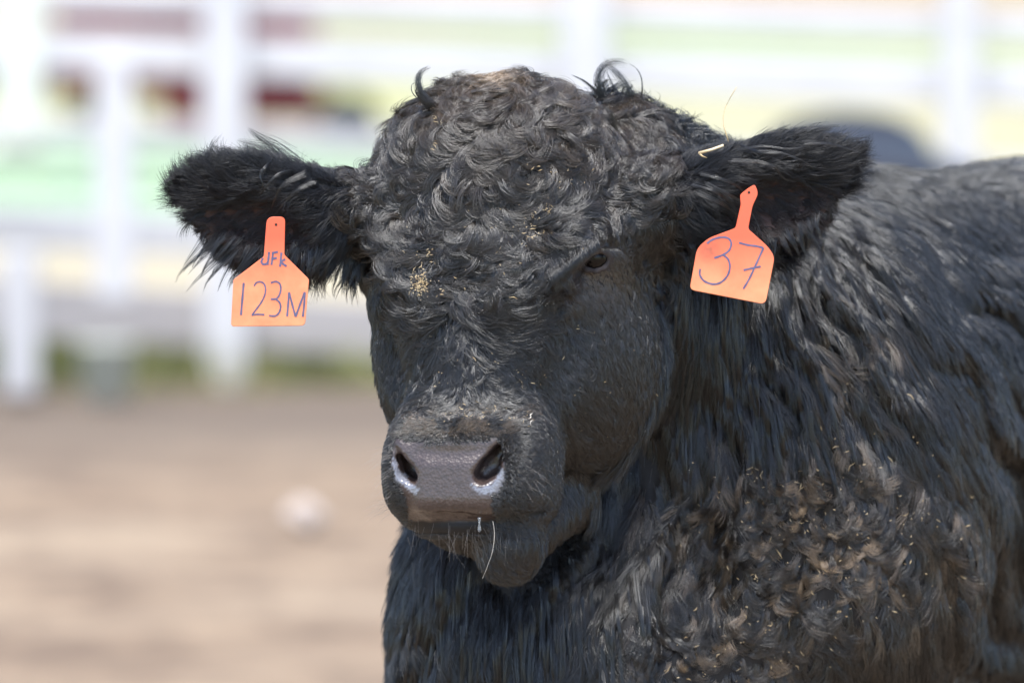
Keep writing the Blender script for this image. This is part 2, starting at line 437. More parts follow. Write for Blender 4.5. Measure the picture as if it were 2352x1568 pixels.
# ---------------- bull
X0, W0 = 1170, 380
HX = np.array([.966, 0, -.259]); HF = np.array([-.259, 0, -.966]); HY = np.array([0, 1., 0])
HR = np.stack([HX, HY, HF], 1)                # columns: lateral, down, forward
def H(l, y, f): return (X0 + HX[0] * l + HF[0] * f, y, W0 + HX[2] * l + HF[2] * f)
def bull_field():
    G = Field(lin((330, 860, 8), (860, 1460, 5), (1460, 2420, 9), (2420, 3700, 30)),
              lin((90, 540, 8), (540, 660, 5), (660, 900, 7), (900, 1260, 5), (1260, 1700, 10), (1700, 2950, 28)),
              lin((-200, 240, 6), (240, 620, 11), (620, 4300, 42)))
    # torso
    G.ell((1370, 1550, 740), (440, 500, 420), k=60)
    G.ell((1110, 1420, 700), (190, 330, 250), k=50)
    G.ell((1130, 1500, 640), (215, 420, 260), rot3('z', -3), k=60)
    G.ell((1760, 1130, 900), (545, 720, 500), k=120)
    G.ell((1900, 950, 1400), (500, 570, 600), k=150)
    G.ell((2350, 1130, 2200), (590, 740, 1100), rot3('y', 20), k=200)
    G.ell((2700, 1000, 3200), (520, 640, 640), k=150)
    G.cap((1930, 650, 1250), (2420, 640, 2300), 205, 262, k=100)
    G.ell((1900, 1500, 1500), (420, 450, 700), rot3('y', 15), k=150)
    # legs
    for (x, z, xt, zt) in ((1230, 720, 1230, 700), (1950, 1000, 1960, 960)):
        yg = -320 + CAM_H / (PXA * (D0 + z * S0))
        G.chain([(xt, 1650, zt), (x, 2150, z - 20), (x, 2480, z + 10), (x, yg - 90, z), (x, yg - 30, z - 20)], [230, 150, 80, 72, 90], k=50)
    for (x, z) in ((2380, 3250), (2980, 3350)):
        yg = -320 + CAM_H / (PXA * (D0 + z * S0))
        G.chain([(x, 1350, z), (x, 1700, z - 120), (x, 1950, z + 60), (x, yg - 80, z), (x, yg - 28, z - 30)], [260, 170, 85, 70, 85], k=50)
    G.chain([(2780, 700, 3800), (2790, 1100, 3900), (2790, 1700, 3880)], [60, 40, 28], k=30)
    # neck and crest
    G.cap((1370, 590, 520), (1660, 850, 820), 250, 440, k=70)
    G.cap((1400, 425, 480), (1590, 560, 660), 190, 215, k=70)
    G.chain([(1515, 1000, 530), (1500, 1200, 450), (1455, 1450, 335), (1410, 1640, 305)], [40, 55, 48, 40], k=50)
    G.chain([(1570, 1150, 420), (1585, 1400, 330), (1600, 1640, 290)], [30, 48, 50], k=70, cut=True)
    G.cap((1310, 900, 560), (1360, 1250, 740), 190, 280, k=70)
    # skull
    G.ell(H(0, 440, 62), (292, 262, 280), HR, k=40)
    G.ell(H(0, 600, 160), (282, 190, 190), HR, k=50)
    for s in (-1, 1):
        G.ell(H(s * 200, 535, 205), (80, 80, 95), HR, k=40)          # brow
        G.ell(H(s * 262, 560, 70), (88, 140, 140), HR, k=50)        # temple
        G.cap(H(s * 60, 690, 345), H(s * 190, 560, 285), 38, 46, k=40)     # fold running down from the brow
        G.ell(H(s * 125, 800, 70), (168, 285, 235), HR @ rot3('z', s * 4), k=45)   # cheek
        G.ell(H(s * 150, 700, 150), (128, 60, 130), HR, k=40)      # cheek bone
    G.ell(H(190, 800, 20), (172, 290, 215), HR, k=50)
    for s in (-1, 1):
        pass
    G.cap(H(0, 640, 185), H(0, 985, 300), 185, 135, k=60)             # nasal bridge
    G.cap(H(0, 900, 100), H(0, 1150, 290), 225, 120, k=60)            # jaw
    # hollows below the eyes, either side of the bridge
    G.ell(H(215, 800, 345), (55, 150, 85), HR @ rot3('z', 6), k=60, cut=True)
    G.ell(H(-222, 815, 345), (72, 175, 110), HR @ rot3('z', -5), k=24, cut=True)
    G.chain([H(225, 840, 300), H(205, 900, 335), H(196, 960, 362), H(204, 1020, 352)], [8, 14, 14, 6], k=26, cut=True)
    # muzzle
    G.rbox(H(4, 1092, 335), (184, 103, 130), 64, HR @ rot3('x', 8), k=55)
    G.ell(H(0, 1020, 385), (150, 60, 85), HR, k=60)
    G.cap(H(-60, 1000, 330), H(-70, 1120, 330), 110, 108, k=60)
    G.cap(H(76, 1000, 320), H(84, 1110, 315), 108, 104, k=40)
    G.rbox(H(0, 1112, 430), (112, 78, 62), 45, HR @ rot3('x', 4), k=14)     # nose pad
    for s in (-1, 1):
        G.ell(H(s * 128, 1075, 425), (48, 85, 62), HR @ rot3('y', s * 25), k=30)   # nostril wing
    # mouth and chin
    G.ell(H(0, 1206, 335), (118, 42, 112), HR, k=10)
    G.ell((1168, 1238, 70), (82, 100, 115), k=30)
    G.cap((1175, 1245, 130), (1275, 1130, 340), 62, 95, k=40)
    # ears: leaf-shaped shells, hollow side towards the viewer and down
    def ear(base, mid, tip, R, r, up):
        G.cap(base, mid, 62, 60, k=40)
        G.ell(tip, r, R, k=40)
    Rl = rot3('z', 10) @ rot3('x', 25)
    G.cap((850, 480, 230), (710, 480, 180), 84, 74, k=50)
    G.ell((608, 468, 165), (192, 108, 52), Rl, k=45)
    G.ell((630, 536, 165), (158, 94, 44), Rl, k=45)
    G.ell((596, 524, 90), (160, 78, 72), Rl, k=22, cut=True)
    Rr = rot3('z', -12) @ rot3('x', 20)
    G.cap((1500, 470, 230), (1640, 440, 180), 105, 92, k=50)
    G.ell((1770, 408, 160), (187, 90, 52), Rr, k=45)
    G.ell((1745, 490, 160), (158, 100, 46), Rr, k=45)
    G.ell((1788, 474, 90), (158, 80, 72), Rr, k=22, cut=True)
    # eye sockets and lids
    return G
EYES = [(1366, 590), (856, 600)]
G = bull_field()
def front(x, y):
    """depth of the first surface met at a grid column"""
    i = int(np.argmin(abs(G.ax[0] - x))); j = int(np.argmin(abs(G.ax[1] - y)))
    c = G.F[i, j]; k = np.nonzero(c < 0)[0]
    if len(k) == 0: return 300.0
    k = k[0]; 
    if k == 0: return float(G.ax[2][0])
    a, b = c[k - 1], c[k]
    return float(G.ax[2][k - 1] + (G.ax[2][k] - G.ax[2][k - 1]) * a / (a - b))
for pts, rad in (([(1147, 1018), (1140, 1045), (1122, 1074), (1106, 1090)], [8, 17, 26, 22]), ([(908, 1030), (915, 1056), (930, 1082), (943, 1096)], [6, 13, 19, 16])):
    wsf = [front(x, y) for x, y in pts]
    for dd in (2, 26, 52):
        G.chain([(x + (dd * .2 if x > 1050 else dd * .35), y - dd * .15, w_ + dd) for (x, y), w_ in zip(pts, wsf)], [r_ * (1 - .12 * (dd > 20)) for r_ in rad], k=8, cut=True)
_lip = [(938, 1192), (975, 1188), (1020, 1186), (1065, 1189), (1105, 1197), (1150, 1192), (1200, 1184), (1245, 1166)]
G.chain([(x, y, max(front(x, 1170), -150) + 18) for x, y in _lip], [9, 11, 13, 13, 11, 10, 8, 4], k=10, cut=True)
G.chain([(x, y, max(front(x, 1170), -150) + 2) for x, y in _lip], [4, 5, 6, 6, 5, 5, 4, 3], k=8, cut=True)
we = front(1366, 590)
eye_c = np.array([1366, 592, we + 24.]); eye_r = 36
G.ell(eye_c + (0, 2, -28), (33, 18, 32), rot3('z', -8), k=10, cut=True)
G.chain([(x, y, front(x, y) + d) for x, y, d in ((1338, 618, 2), (1300, 648, -2), (1262, 690, -2), (1236, 735, 2))], [12, 20, 22, 12], k=22, cut=True)
def lid(pts, r, k=8):
    q = [(x, y, eye_c[2] - math.sqrt(max(10, (eye_r + 3) ** 2 - (x - eye_c[0]) ** 2 - (y - eye_c[1]) ** 2))) for x, y in pts]
    G.chain(q, [r] * len(q), k=k)
lid([(1331, 606), (1346, 619), (1368, 623), (1389, 615), (1402, 592)], 6)
lid([(1331, 606), (1338, 590), (1352, 578), (1372, 572), (1391, 575), (1403, 588)], 9)
lid([(1340, 572), (1358, 556), (1380, 548), (1398, 552)], 7)
G.chain([(x, y, front(x, y) + d) for x, y, d in ((1225, 668, 6), (1280, 622, 2), (1325, 576, 4), (1375, 536, 10), (1412, 530, 22))], [16, 26, 27, 20, 14], k=22)
G.chain([(x, y, front(x, y) + d) for x, y, d in ((985, 700, 8), (930, 650, 4), (885, 600, 8))], [16, 26, 18], k=24)
# left eye on the far side of the face
el = np.array(H(-262, 600, 205)); G.ell(el + (-12, 0, -10), (16, 20, 26), k=10, cut=True)
# soft relief: skin folds on the neck and the shoulder, lumps on the body
def relief():
    sl = G.region((900, 380, 150), (2420, 1700, 2500))
    X, Y, Z = G.grid(sl)
    X = X + 0 * Z; ang = np.arctan2(X - 1620, Y + 40); R = np.sqrt((X - 1620) ** 2 + (Y + 40) ** 2)
    wob = ang + .035 * np.sin(R / 130 + 2) + .02 * np.sin(R / 61 + X / 90)
    amp = np.clip((Z - 260) / 160, 0, 1) * np.clip((1500 - Z) / 400, 0, 1) * np.clip((Y - 480) / 200, 0, 1) * np.clip((1650 - Y) / 300, 0, 1)
    rid = np.sin(wob * 84) * (.55 + .45 * np.sin(R / 170 + ang * 9)) + .6 * np.sin(wob * 37 + 1.3)
    G.F[sl] += (21 * amp * rid).astype(np.float32)
relief()
BV, BQ = G.nets()
BW = unproj(BV[:, 0], BV[:, 1], BV[:, 2])

# ---------------- surface data of the bull
def vert_normals(V, Q):
    n = np.cross(V[Q[:, 2]] - V[Q[:, 0]], V[Q[:, 3]] - V[Q[:, 1]])
    N = np.zeros_like(V)
    for k in range(4): np.add.at(N, Q[:, k], n)
    L = np.linalg.norm(N, axis=1, keepdims=True) + 1e-12
    return N / L, n
BN, QN = vert_normals(BW, BQ)
if (QN * (BW[BQ].mean(1) - BW.mean(0))).sum() < 0:
    BQ = BQ[:, ::-1]; BN = -BN; QN = -QN

def poly_sd(x, y, P):
    """signed distance to a polygon (negative inside)"""
    P = np.array(P, float); d = np.full(x.shape, 1e9); ins = np.zeros(x.shape, bool)
    for i in range(len(P)):
        a, b = P[i], P[(i + 1) % len(P)]; e = b - a
        t = np.clip(((x - a[0]) * e[0] + (y - a[1]) * e[1]) / (e @ e), 0, 1)
        d = np.minimum(d, np.hypot(x - a[0] - e[0] * t, y - a[1] - e[1] * t))
        c = ((a[1] > y) != (b[1] > y)) & (x < (b[0] - a[0]) * (y - a[1]) / (b[1] - a[1] + 1e-12) + a[0])
        ins ^= c
    return np.where(ins, -d, d)
NOSE = [(914, 1004), (940, 1014), (1025, 1018), (1110, 1013), (1141, 1003), (1152, 1030), (1160, 1071), (1154, 1112), (1128, 1140),
        (1134, 1192), (1050, 1196), (940, 1194), (934, 1140), (910, 1100), (898, 1062), (905, 1030)]
def smooth01(v, a, b): 
    t = np.clip((v - a) / (b - a), 0, 1); return t * t * (3 - 2 * t)
def nz(x, y, s, ph=0.0):
    """cheap smooth pseudo-noise in about [-1,1]"""
    return (np.sin(x / s + 1.3 * np.sin(y / s * 1.1 + ph) + ph * 2.1) + np.sin(y / s * 1.27 - 1.1 * np.sin(x / s * .9 + ph * 1.7) + ph)
            + .7 * np.sin((x + y) / s * 1.9 + ph * 3)) / 2.7

def nose_mask(x, y, w):
    return (1 - smooth01(poly_sd(x, y, NOSE) + 3.5 * nz(x, y, 9, 1) * smooth01(y, 1120, 1150) + 2 * nz(x, y, 5, 3), -5, 6)) * (w < 60) * (y < 1215)
def lip_mask(x, y, w):
    return smooth01(y, 1186, 1196) * (1 - smooth01(y, 1222, 1240)) * (w < 160) * (abs(x - 1050) < 110)
def mucus_mask(x, y, w):
    a = poly_sd(x, y, [(901, 1052), (908, 1048), (916, 1080), (934, 1088), (940, 1108), (962, 1122), (958, 1136), (938, 1128), (925, 1112), (908, 1104)])
    b = poly_sd(x, y, [(1083, 1112), (1100, 1120), (1122, 1115), (1140, 1100), (1148, 1072), (1158, 1080), (1158, 1112), (1146, 1130), (1108, 1134), (1090, 1124)])
    return (1 - smooth01(np.minimum(a, b) + 3 * np.sin(x * .5) * np.sin(y * .45), -2, 2)) * (w < 60)

def body_material():
    t = NT('black_hide')
    def at_(n):
        a = t.new('ShaderNodeAttribute'); a.attribute_name = n; return a
    p = t.pos()
    hide = t.ramp(t.noise(60, 4, .6, p).outputs['Fac'], [(.3, (.006, .006, .007)), (.7, (.014, .013, .014))])
    nz = t.noise(220, 4, .6, p)
    vor = t.new('ShaderNodeTexVoronoi'); vor.inputs['Scale'].default_value = 330; t.l.new(p, vor.inputs['Vector'])
    leather = t.ramp(nz.outputs['Fac'], [(.3, (.036, .024, .022)), (.7, (.068, .047, .043))])
    m1 = t.new('ShaderNodeMix', data_type='RGBA'); t.l.new(at_('nose').outputs['Fac'], m1.inputs[0])
    t.l.new(hide.outputs['Color'], m1.inputs[6]); t.l.new(leather.outputs['Color'], m1.inputs[7])
    m2 = t.new('ShaderNodeMix', data_type='RGBA'); t.l.new(at_('bare').outputs['Fac'], m2.inputs[0])
    t.l.new(m1.outputs[2], m2.inputs[6]); m2.inputs[7].default_value = (.085, .068, .07, 1)
    m4 = t.new('ShaderNodeMix', data_type='RGBA'); t.l.new(at_('earskin').outputs['Fac'], m4.inputs[0])
    t.l.new(m2.outputs[2], m4.inputs[6]); m4.inputs[7].default_value = (.045, .022, .019, 1)
    m3 = t.new('ShaderNodeMix', data_type='RGBA'); t.l.new(at_('mucus').outputs['Fac'], m3.inputs[0])
    t.l.new(m4.outputs[2], m3.inputs[6]); m3.inputs[7].default_value = (.20, .21, .25, 1)  # milky mucus, with its blown wet highlight put into the pale colour
    t.l.new(m3.outputs[2], t.b.inputs['Base Color'])
    def mixf(fac, a, b):
        q = t.new('ShaderNodeMix'); t.l.new(fac, q.inputs[0])
        for i, v in ((2, a), (3, b)):
            if isinstance(v, float): q.inputs[i].default_value = v
            else: t.l.new(v, q.inputs[i])
        return q.outputs[0]
    r = mixf(at_('nose').outputs['Fac'], .7, .42)
    r = mixf(at_('mucus').outputs['Fac'], r, .12)
    t.l.new(r, t.b.inputs['Roughness'])
    # pebbled, wet nose leather
    ad = t.new('ShaderNodeMath', operation='ADD'); t.l.new(vor.outputs['Distance'], ad.inputs[0])
    n3 = t.noise(70, 3, .5, p); t.l.new(n3.outputs['Fac'], ad.inputs[1])
    ml = t.new('ShaderNodeMath', operation='MULTIPLY'); t.l.new(ad.outputs[0], ml.inputs[0])
    t.l.new(at_('nose').outputs['Fac'], ml.inputs[1])
    t.bump(ml.outputs[0], .42, .0014)
    cwm = t.new('ShaderNodeMath', operation='MULTIPLY'); t.l.new(at_('nose').outputs['Fac'], cwm.inputs[0]); cwm.inputs[1].default_value = .7
    t.l.new(cwm.outputs[0], t.b.inputs['Coat Weight']); t.b.inputs['Coat Roughness'].default_value = .22
    return t.m

bull = empty('bull', U(1700, 1400, 1400)); bull.location.z = 0
tag(bull, 'shaggy black bull with curly forelock and orange ear tags facing the viewer', 'bull')
body = build_mesh('body', BW, BQ, body_material(), bull)
gx, gy, gw = BV[:, 0], BV[:, 1], BV[:, 2]
def ear_inner(x, y, w):
    l = ((x - 590) / 150) ** 2 + ((y - 540) / 85) ** 2
    r = ((x - 1790) / 150) ** 2 + ((y - 485) / 75) ** 2
    return ((l < 1) | (r < 1)) & (w < 230)
em = np.exp(-(((gx - 1368) / 42) ** 2 + ((gy - 594) / 38) ** 2)) * (gw < we + 120)
em = np.maximum(em, .8 * np.exp(-(((gx - 1310) / 30) ** 2 + ((gy - 660) / 38) ** 2)) * (gw < 200))
em = np.maximum(em, .8 * np.exp(-(((gx - 862) / 30) ** 2 + ((gy - 615) / 50) ** 2)) * (gw < 400))
for nm, v in (('nose', nose_mask(gx, gy, gw)), ('mucus', mucus_mask(gx, gy, gw)), ('bare', em), ('earskin', ear_inner(gx, gy, gw) * 1.0)):
    a = body.data.attributes.new(nm, 'FLOAT', 'POINT'); a.data.foreach_set('value', np.ascontiguousarray(v, np.float32))

# eyes
def eye(center, r, name='eye'):
    t = NT('eye_surface'); t.b.inputs['Base Color'].default_value = (.008, .006, .006, 1)
    t.b.inputs['Roughness'].default_value = .05; t.b.inputs['IOR'].default_value = 1.33
    c = U(*center); bm = bmesh.new()
    bmesh.ops.create_uvsphere(bm, u_segments=48, v_segments=32, radius=r * S0, matrix=Matrix.Translation(c))
    return bm_obj(name, bm, t.m, bull, True)
eye(eye_c, eye_r - 1); eye(el + (18, 0, 8), 32)

# ---------------- hair
def hair_material(name, base, tintcol, rough=.38, spec=.5):
    t = NT(name); a = t.new('ShaderNodeAttribute'); a.attribute_name = 'tint'
    mx = t.new('ShaderNodeMix', data_type='RGBA'); t.l.new(a.outputs['Fac'], mx.inputs[0])
    mx.inputs[6].default_value = (*base, 1); mx.inputs[7].default_value = (*tintcol, 1)
    t.l.new(mx.outputs[2], t.b.inputs['Base Color'])
    t.b.inputs['Roughness'].default_value = rough; t.b.inputs['Specular IOR Level'].default_value = spec
    t.b.inputs['Specular Tint'].default_value = (.92, .96, 1, 1)
    return t.m
MAT_HAIR = hair_material('black_hair', (.005, .0052, .006), (.50, .36, .23), .29, .9)
MAT_HAIR.node_tree.nodes['Principled BSDF'].inputs['IOR'].default_value = 1.58

MAT_EAR = hair_material('ear_hair', (.006, .006, .008), (.10, .05, .04), .42, .65)
def curves_obj(name, P, R, tint, mat, parent=None):
    """P: (N,K,3) world points, R: (N,K) radii in metres"""
    N, K = P.shape[:2]
    cv = bpy.data.hair_curves.new(name)
    cv.add_curves([K] * N)
    cv.attributes['position'].data.foreach_set('vector', np.ascontiguousarray(P, np.float32).ravel()) if 'position' in cv.attributes else \
        cv.points.foreach_set('position', np.ascontiguousarray(P, np.float32).ravel())
    ra = cv.attributes.get('radius') or cv.attributes.new('radius', 'FLOAT', 'POINT')
    ra.data.foreach_set('value', np.ascontiguousarray(R, np.float32).ravel())
    ta = cv.attributes.new('tint', 'FLOAT', 'CURVE')
    ta.data.foreach_set('value', np.ascontiguousarray(np.broadcast_to(tint, (N,)), np.float32))
    cv.materials.append(mat)
    return link(bpy.data.objects.new(name, cv), parent)

FC = BV[BQ].mean(1)                             # face centres in grid units
FA = np.linalg.norm(QN, axis=1) * .5            # real area
FNw = QN / (np.linalg.norm(QN, axis=1, keepdims=True) + 1e-12)
view = BW[BQ].mean(1) - np.array([0, 0, CAM_H]); vd = np.linalg.norm(view, axis=1)
facing = -(FNw * view / vd[:, None]).sum(1)
LOCAL = PXA * vd                                 # metres per grid unit at each face
AREA_G = FA / LOCAL ** 2                         # area in grid units

def region(x, y, w):
    """0 none, 1 curly head, 2 bridge, 3 cheek, 4 muzzle, 5 ear left, 6 ear right, 7 crest, 8 body"""
    r = np.full(x.shape, 8)
    headish = (w < 420 + .25 * (x - 1100)) & (x < 1545)
    ym = np.interp(x, [820, 900, 930, 1180, 1330, 1350, 1430, 1460], [590, 610, 690, 700, 600, 528, 528, 640])
    r[headish & (y < ym)] = 1
    r[headish & (y >= ym) & (y < 1330) & (w < 470)] = 3
    br = headish & (y >= ym) & (y < 985) & (x > 925 + (y - 690) * .02) & (x < 1250 - (y - 690) * .08) & (w < 160)
    r[br] = 2
    mz = (y > 965) & (y < 1235) & (w < 190) & (x < 1290); r[mz] = 4
    r[(x < 812) & (w < 420)] = 5
    r[(x > 1545) & (w < 300) & (y < 640)] = 6
    r[(y < 470) & (w > 400) & (x > 1330) & (x < 1800)] = 7
    r[(x > 1380) & (x < 1545) & (y < 690) & (w > 250) & (w < 500)] = 1
    r[(r == 3) & (w > 260) & (x > 1370)] = 8
    r[(x < 985) & (y > 590) & (y < 1150) & (r == 8)] = 3
    r[(y >= 1300) & (y < 1420) & (w < 330) & (x > 1060) & (x < 1330)] = 3
    # bald places: nose, eye opening, nostrils
    r[nose_mask(x, y, w) > .5] = 0
    r[((x - 1368) / 42) ** 2 + ((y - 592) / 34) ** 2 < 1] = 0
    r[(((x - el[0]) / 22) ** 2 + ((y - el[1]) / 20) ** 2 < 1) & (w < 360)] = 0
    r[(y > 1192) & (y < 1226) & (x > 945) & (x < 1120) & (w < 120)] = 0
    return r
FREG = region(FC[:, 0], FC[:, 1], FC[:, 2])

def groom(name, regs, dens, hpc, crad, length, fn, K=8, seed=0, wid=.30, back=.12, conv=.55, fsel=None, parent=bull, mat=MAT_HAIR, taper=.15, ljit=.25):
    """scatter clumps of hair. fn(x,y,w,r,n) -> dict of per-clump arrays (grid direction, curl, elevation, length factor, tint)"""
    r = np.random.default_rng(seed)
    sel = np.isin(FREG, regs)
    if fsel is not None: sel &= fsel
    wt = AREA_G * sel * np.where(facing > -.25, 1.0, back)
    tot = wt.sum(); n = int(tot * dens / hpc)
    cdf = np.cumsum(wt); f = np.searchsorted(cdf, r.random(n) * cdf[-1]); f = np.minimum(f, len(wt) - 1)
    u, v = r.random(n)[:, None], r.random(n)[:, None]
    def bil(A): q = A[BQ[f]]; return (q[:, 0] * (1 - u) + q[:, 1] * u) * (1 - v) + (q[:, 3] * (1 - u) + q[:, 2] * u) * v
    C = bil(BW); Nn = bil(BN); Nn /= np.linalg.norm(Nn, axis=1, keepdims=True); Gc = bil(BV)
    d = fn(Gc[:, 0], Gc[:, 1], Gc[:, 2], r, n)
    sc = LOCAL[f]
    t = vdir(d['dx'], d['dy'], d.get('dw', np.zeros(n)))
    t = t - (t * Nn).sum(1, keepdims=True) * Nn; t /= np.linalg.norm(t, axis=1, keepdims=True) + 1e-9
    b = np.cross(Nn, t)
    H_ = hpc; M = n * H_
    rep = lambda a: np.repeat(a, H_, 0)
    L = rep(length * d.get('lf', np.ones(n)) * r.uniform(.8, 1.2, n) * sc) * r.uniform(1 - ljit, 1 + ljit, M)
    ph0 = rep(d.get('ph', np.zeros(n))) + r.normal(0, d.get('pj', .12), M)
    kap = rep(d.get('curl', np.zeros(n))) * r.uniform(.85, 1.15, M)
    e0 = rep(d.get('e0', np.full(n, .35)) + r.normal(0, .14, n)) + r.normal(0, .07, M); e1 = rep(d.get('e1', np.full(n, .0)))
    wav = rep(d.get('wave', np.zeros(n))); wph = rep(r.uniform(0, 6.28, n)) ; wfr = rep(d.get('wfreq', np.full(n, 9.0)))
    crr = rep(d.get('cf', np.ones(n)) * crad * sc)
    a, q = r.uniform(0, 6.283, M), np.sqrt(r.random(M)) * crr * 1.2
    ou, ov = np.cos(a) * q, np.sin(a) * q
    s = np.linspace(0, 1, K)
    T, B, NN, CC = rep(t), rep(b), rep(Nn), rep(C)
    P = np.empty((M, K, 3), np.float32)
    cur = CC - NN * (L * .02)[:, None]
    cur0 = cur.copy()
    ds = 1 / (K - 1)
    pos = np.zeros((M, 3))
    for k in range(K):
        if k:
            sm = s[k] - ds / 2
            ph = ph0 + kap * sm + wav * np.sin(wph + wfr * sm)
            e = e0 + (e1 - e0) * sm
            ce = np.cos(e)
            pos = pos + (L * ds)[:, None] * ((ce * np.cos(ph))[:, None] * T + (ce * np.sin(ph))[:, None] * B + np.sin(e)[:, None] * NN)
        cf = (1 - conv * s[k])
        P[:, k] = cur0 + pos + (ou * cf)[:, None] * T + (ov * cf)[:, None] * B
    rad = (wid * rep(sc) * r.uniform(.75, 1.25, M))[:, None] * (1 - (1 - taper) * s[None, :] ** 1.5)
    ti = np.clip(rep(d.get('tint', np.zeros(n))) + r.normal(0, .01, M), 0, 1)
    print(name, M)
    return P, rad, ti

GROOMS = {}
def put(obj, g):
    GROOMS.setdefault(obj, []).append(g)
def eyeprox(x, y):
    return np.exp(-(((x - 1372) / 88) ** 2 + ((y - 590) / 74) ** 2)) 

def f_head(x, y, w, r, n):
    wx, wy = 1130, 150
    ang = np.arctan2(y - wy, x - wx)
    sw = nz(x, y, 70, 1.0) * 1.5 + nz(x, y, 170, 4.0) * 1.0 + .7 * nz(x, y, 24, 9)
    ang = ang + sw + r.normal(0, .4, n)
    sg = np.sign(nz(x, y, 48, 2.2) + r.normal(0, .12, n))
    curl = sg * r.uniform(1.0, 3.8, n)
    ep = np.clip(eyeprox(x, y) * 1.4, 0, 1)
    low = smooth01(y, 600, 700)
    top = np.exp(-(((x - 1130) / 34) ** 2 + ((y - 184) / 20) ** 2))
    lf = r.uniform(.65, 1.3, n) * (1 - .88 * ep) * (1 - .2 * low) * (1 - .35 * top)
    dx, dy = np.cos(ang), np.sin(ang)
    # close to the eye the hair lies short and sweeps outwards
    dx = dx * (1 - ep) + ep * .8; dy = dy * (1 - ep) + ep * -.5
    dust = np.clip((480 - y) / 300, 0, 1)
    tint = np.clip(.035 + .09 * dust + .05 * dust * (nz(x, y, 35, 7) > .3) + .6 * top + r.normal(0, .02, n), 0, 1)
    return dict(dx=dx, dy=dy, curl=curl * (1 - ep), e0=.52 - .3 * ep, e1=-.3 + .2 * ep, lf=lf, tint=tint, pj=.09, cf=r.uniform(.5, 1.5, n))
def f_under(x, y, w, r, n):
    d = f_head(x, y, w, r, n); d['e0'] = np.full(n, .35); d['e1'] = np.full(n, 0.); d['pj'] = .5; return d
def f_bridge(x, y, w, r, n):
    u = (x - (1085 - .12 * (y - 700))) / 150
    sw = nz(x, y, 55, 3)
    low = smooth01(y, 890, 970)
    dx = u * 1.1 + .5 * sw; dy = (1 - low) * 1.0 + low * -.25 + 0 * x
    dx = dx + low * np.sign(u) * .8
    return dict(dx=dx, dy=dy, curl=r.normal(0, .8, n) + .5 * np.sign(u) + 1.6 * np.sign(sw) * (1 - smooth01(y, 700, 800)), e0=.28 + .25 * (1 - smooth01(y, 700, 780)), e1=np.full(n, -.02), lf=1.9 - .75 * low - .85 * smooth01(y, 700, 860), tint=.015 + .25 * low * r.random(n) ** 2, wave=np.full(n, .25), cf=r.uniform(.7, 1.3, n))
def groove(x, y):
    d = np.full(np.shape(x), 1e9)
    for a, b in (((1336, 612), (1290, 660)), ((1290, 660), (1236, 738))):
        e = np.subtract(b, a); t = np.clip(((x - a[0]) * e[0] + (y - a[1]) * e[1]) / (e @ e), 0, 1)
        d = np.minimum(d, np.hypot(x - a[0] - e[0] * t, y - a[1] - e[1] * t))
    return np.exp(-(d / 20) ** 2)
def f_cheek(x, y, w, r, n):
    side = np.sign(x - (1080 + (y - 700) * 0))
    dx = np.where(side > 0, .55 + .2 * nz(x, y, 90, 1), -.15); dy = np.where(side > 0, .85, 1.0) + 0 * x
    far = smooth01(x, 1430, 1560)
    return dict(dx=dx, dy=dy, curl=r.normal(0, .5, n), e0=np.full(n, .22) + .15 * far, e1=np.full(n, .0), lf=.85 + .45 * far - .5 * groove(x, y) - .55 * np.clip(1.6 * eyeprox(x, y), 0, 1), tint=np.clip(.02 + .03 * r.random(n) ** 3 + .16 * np.exp(-(((x - 1370) / 60) ** 2 + ((y - 640) / 50) ** 2)) + .12 * np.exp(-(((x - 1300) / 30) ** 2 + ((y - 680) / 40) ** 2)), 0, 1), pj=.2)
def f_muzzle(x, y, w, r, n):
    sd = poly_sd(x, y, NOSE)
    cx = 1030
    dx = np.where(x < cx, -1, 1) * (.6 + .5 * smooth01(abs(x - cx), 0, 120)); dy = .25 + .5 * smooth01(y, 1000, 1150)
    top = (1 - smooth01(y, 985, 1010)) * (1 - smooth01(abs(x - 1040), 90, 170))
    dy = dy * (1 - top) - .3 * top
    return dict(dx=dx, dy=dy, curl=r.normal(0, .9, n), e0=np.full(n, .55), e1=np.full(n, .15), lf=.6 + .5 * smooth01(sd, 0, 70) + .5 * top, tint=np.clip(.02 + .3 * top * r.random(n) * (nz(x, y, 16, 4) > -.2) + .08 * (r.random(n) < .06), 0, 1), pj=.25)
def f_chin(x, y, w, r, n):
    return dict(dx=.2 + 0 * x, dy=1 + 0 * x, curl=r.normal(0, .4, n), e0=np.full(n, .3), e1=np.full(n, .1), tint=.01 + 0 * x, pj=.25)
def f_ear(s):
    def fn(x, y, w, r, n):
        bx = 830 if s < 0 else 1520
        L = np.clip((x - bx) * s / 420, 0, 1)
        yc = 470 + 10 * L if s < 0 else 440 - 10 * L
        v = (y - yc) / 100
        inner = ear_inner(x, y, w)
        dx = s * (1.0 - .35 * np.abs(v)) + 0 * x; dy = .75 * np.clip(v, -.8, 1.2) + np.where(v < 0, -.05, .25) + .25 * (1 - L)
        if s > 0: dy = dy * .7 + .15
        lf = (.62 + .28 * L + .35 * np.clip(v, 0, 1) * (1 - .5 * L)) * np.where(inner, .5, 1.0)
        return dict(dx=dx + .18 * nz(x, y, 30, 2), dy=dy + .18 * nz(x, y, 26, 5), curl=r.normal(.2 * s, .6, n), e0=np.where(inner, .45, .38), e1=np.full(n, .02), lf=lf,
                    tint=np.where(inner, .25, .03) * r.random(n), pj=.14, wave=np.full(n, .12), cf=r.uniform(.6, 1.3, n))
    return fn
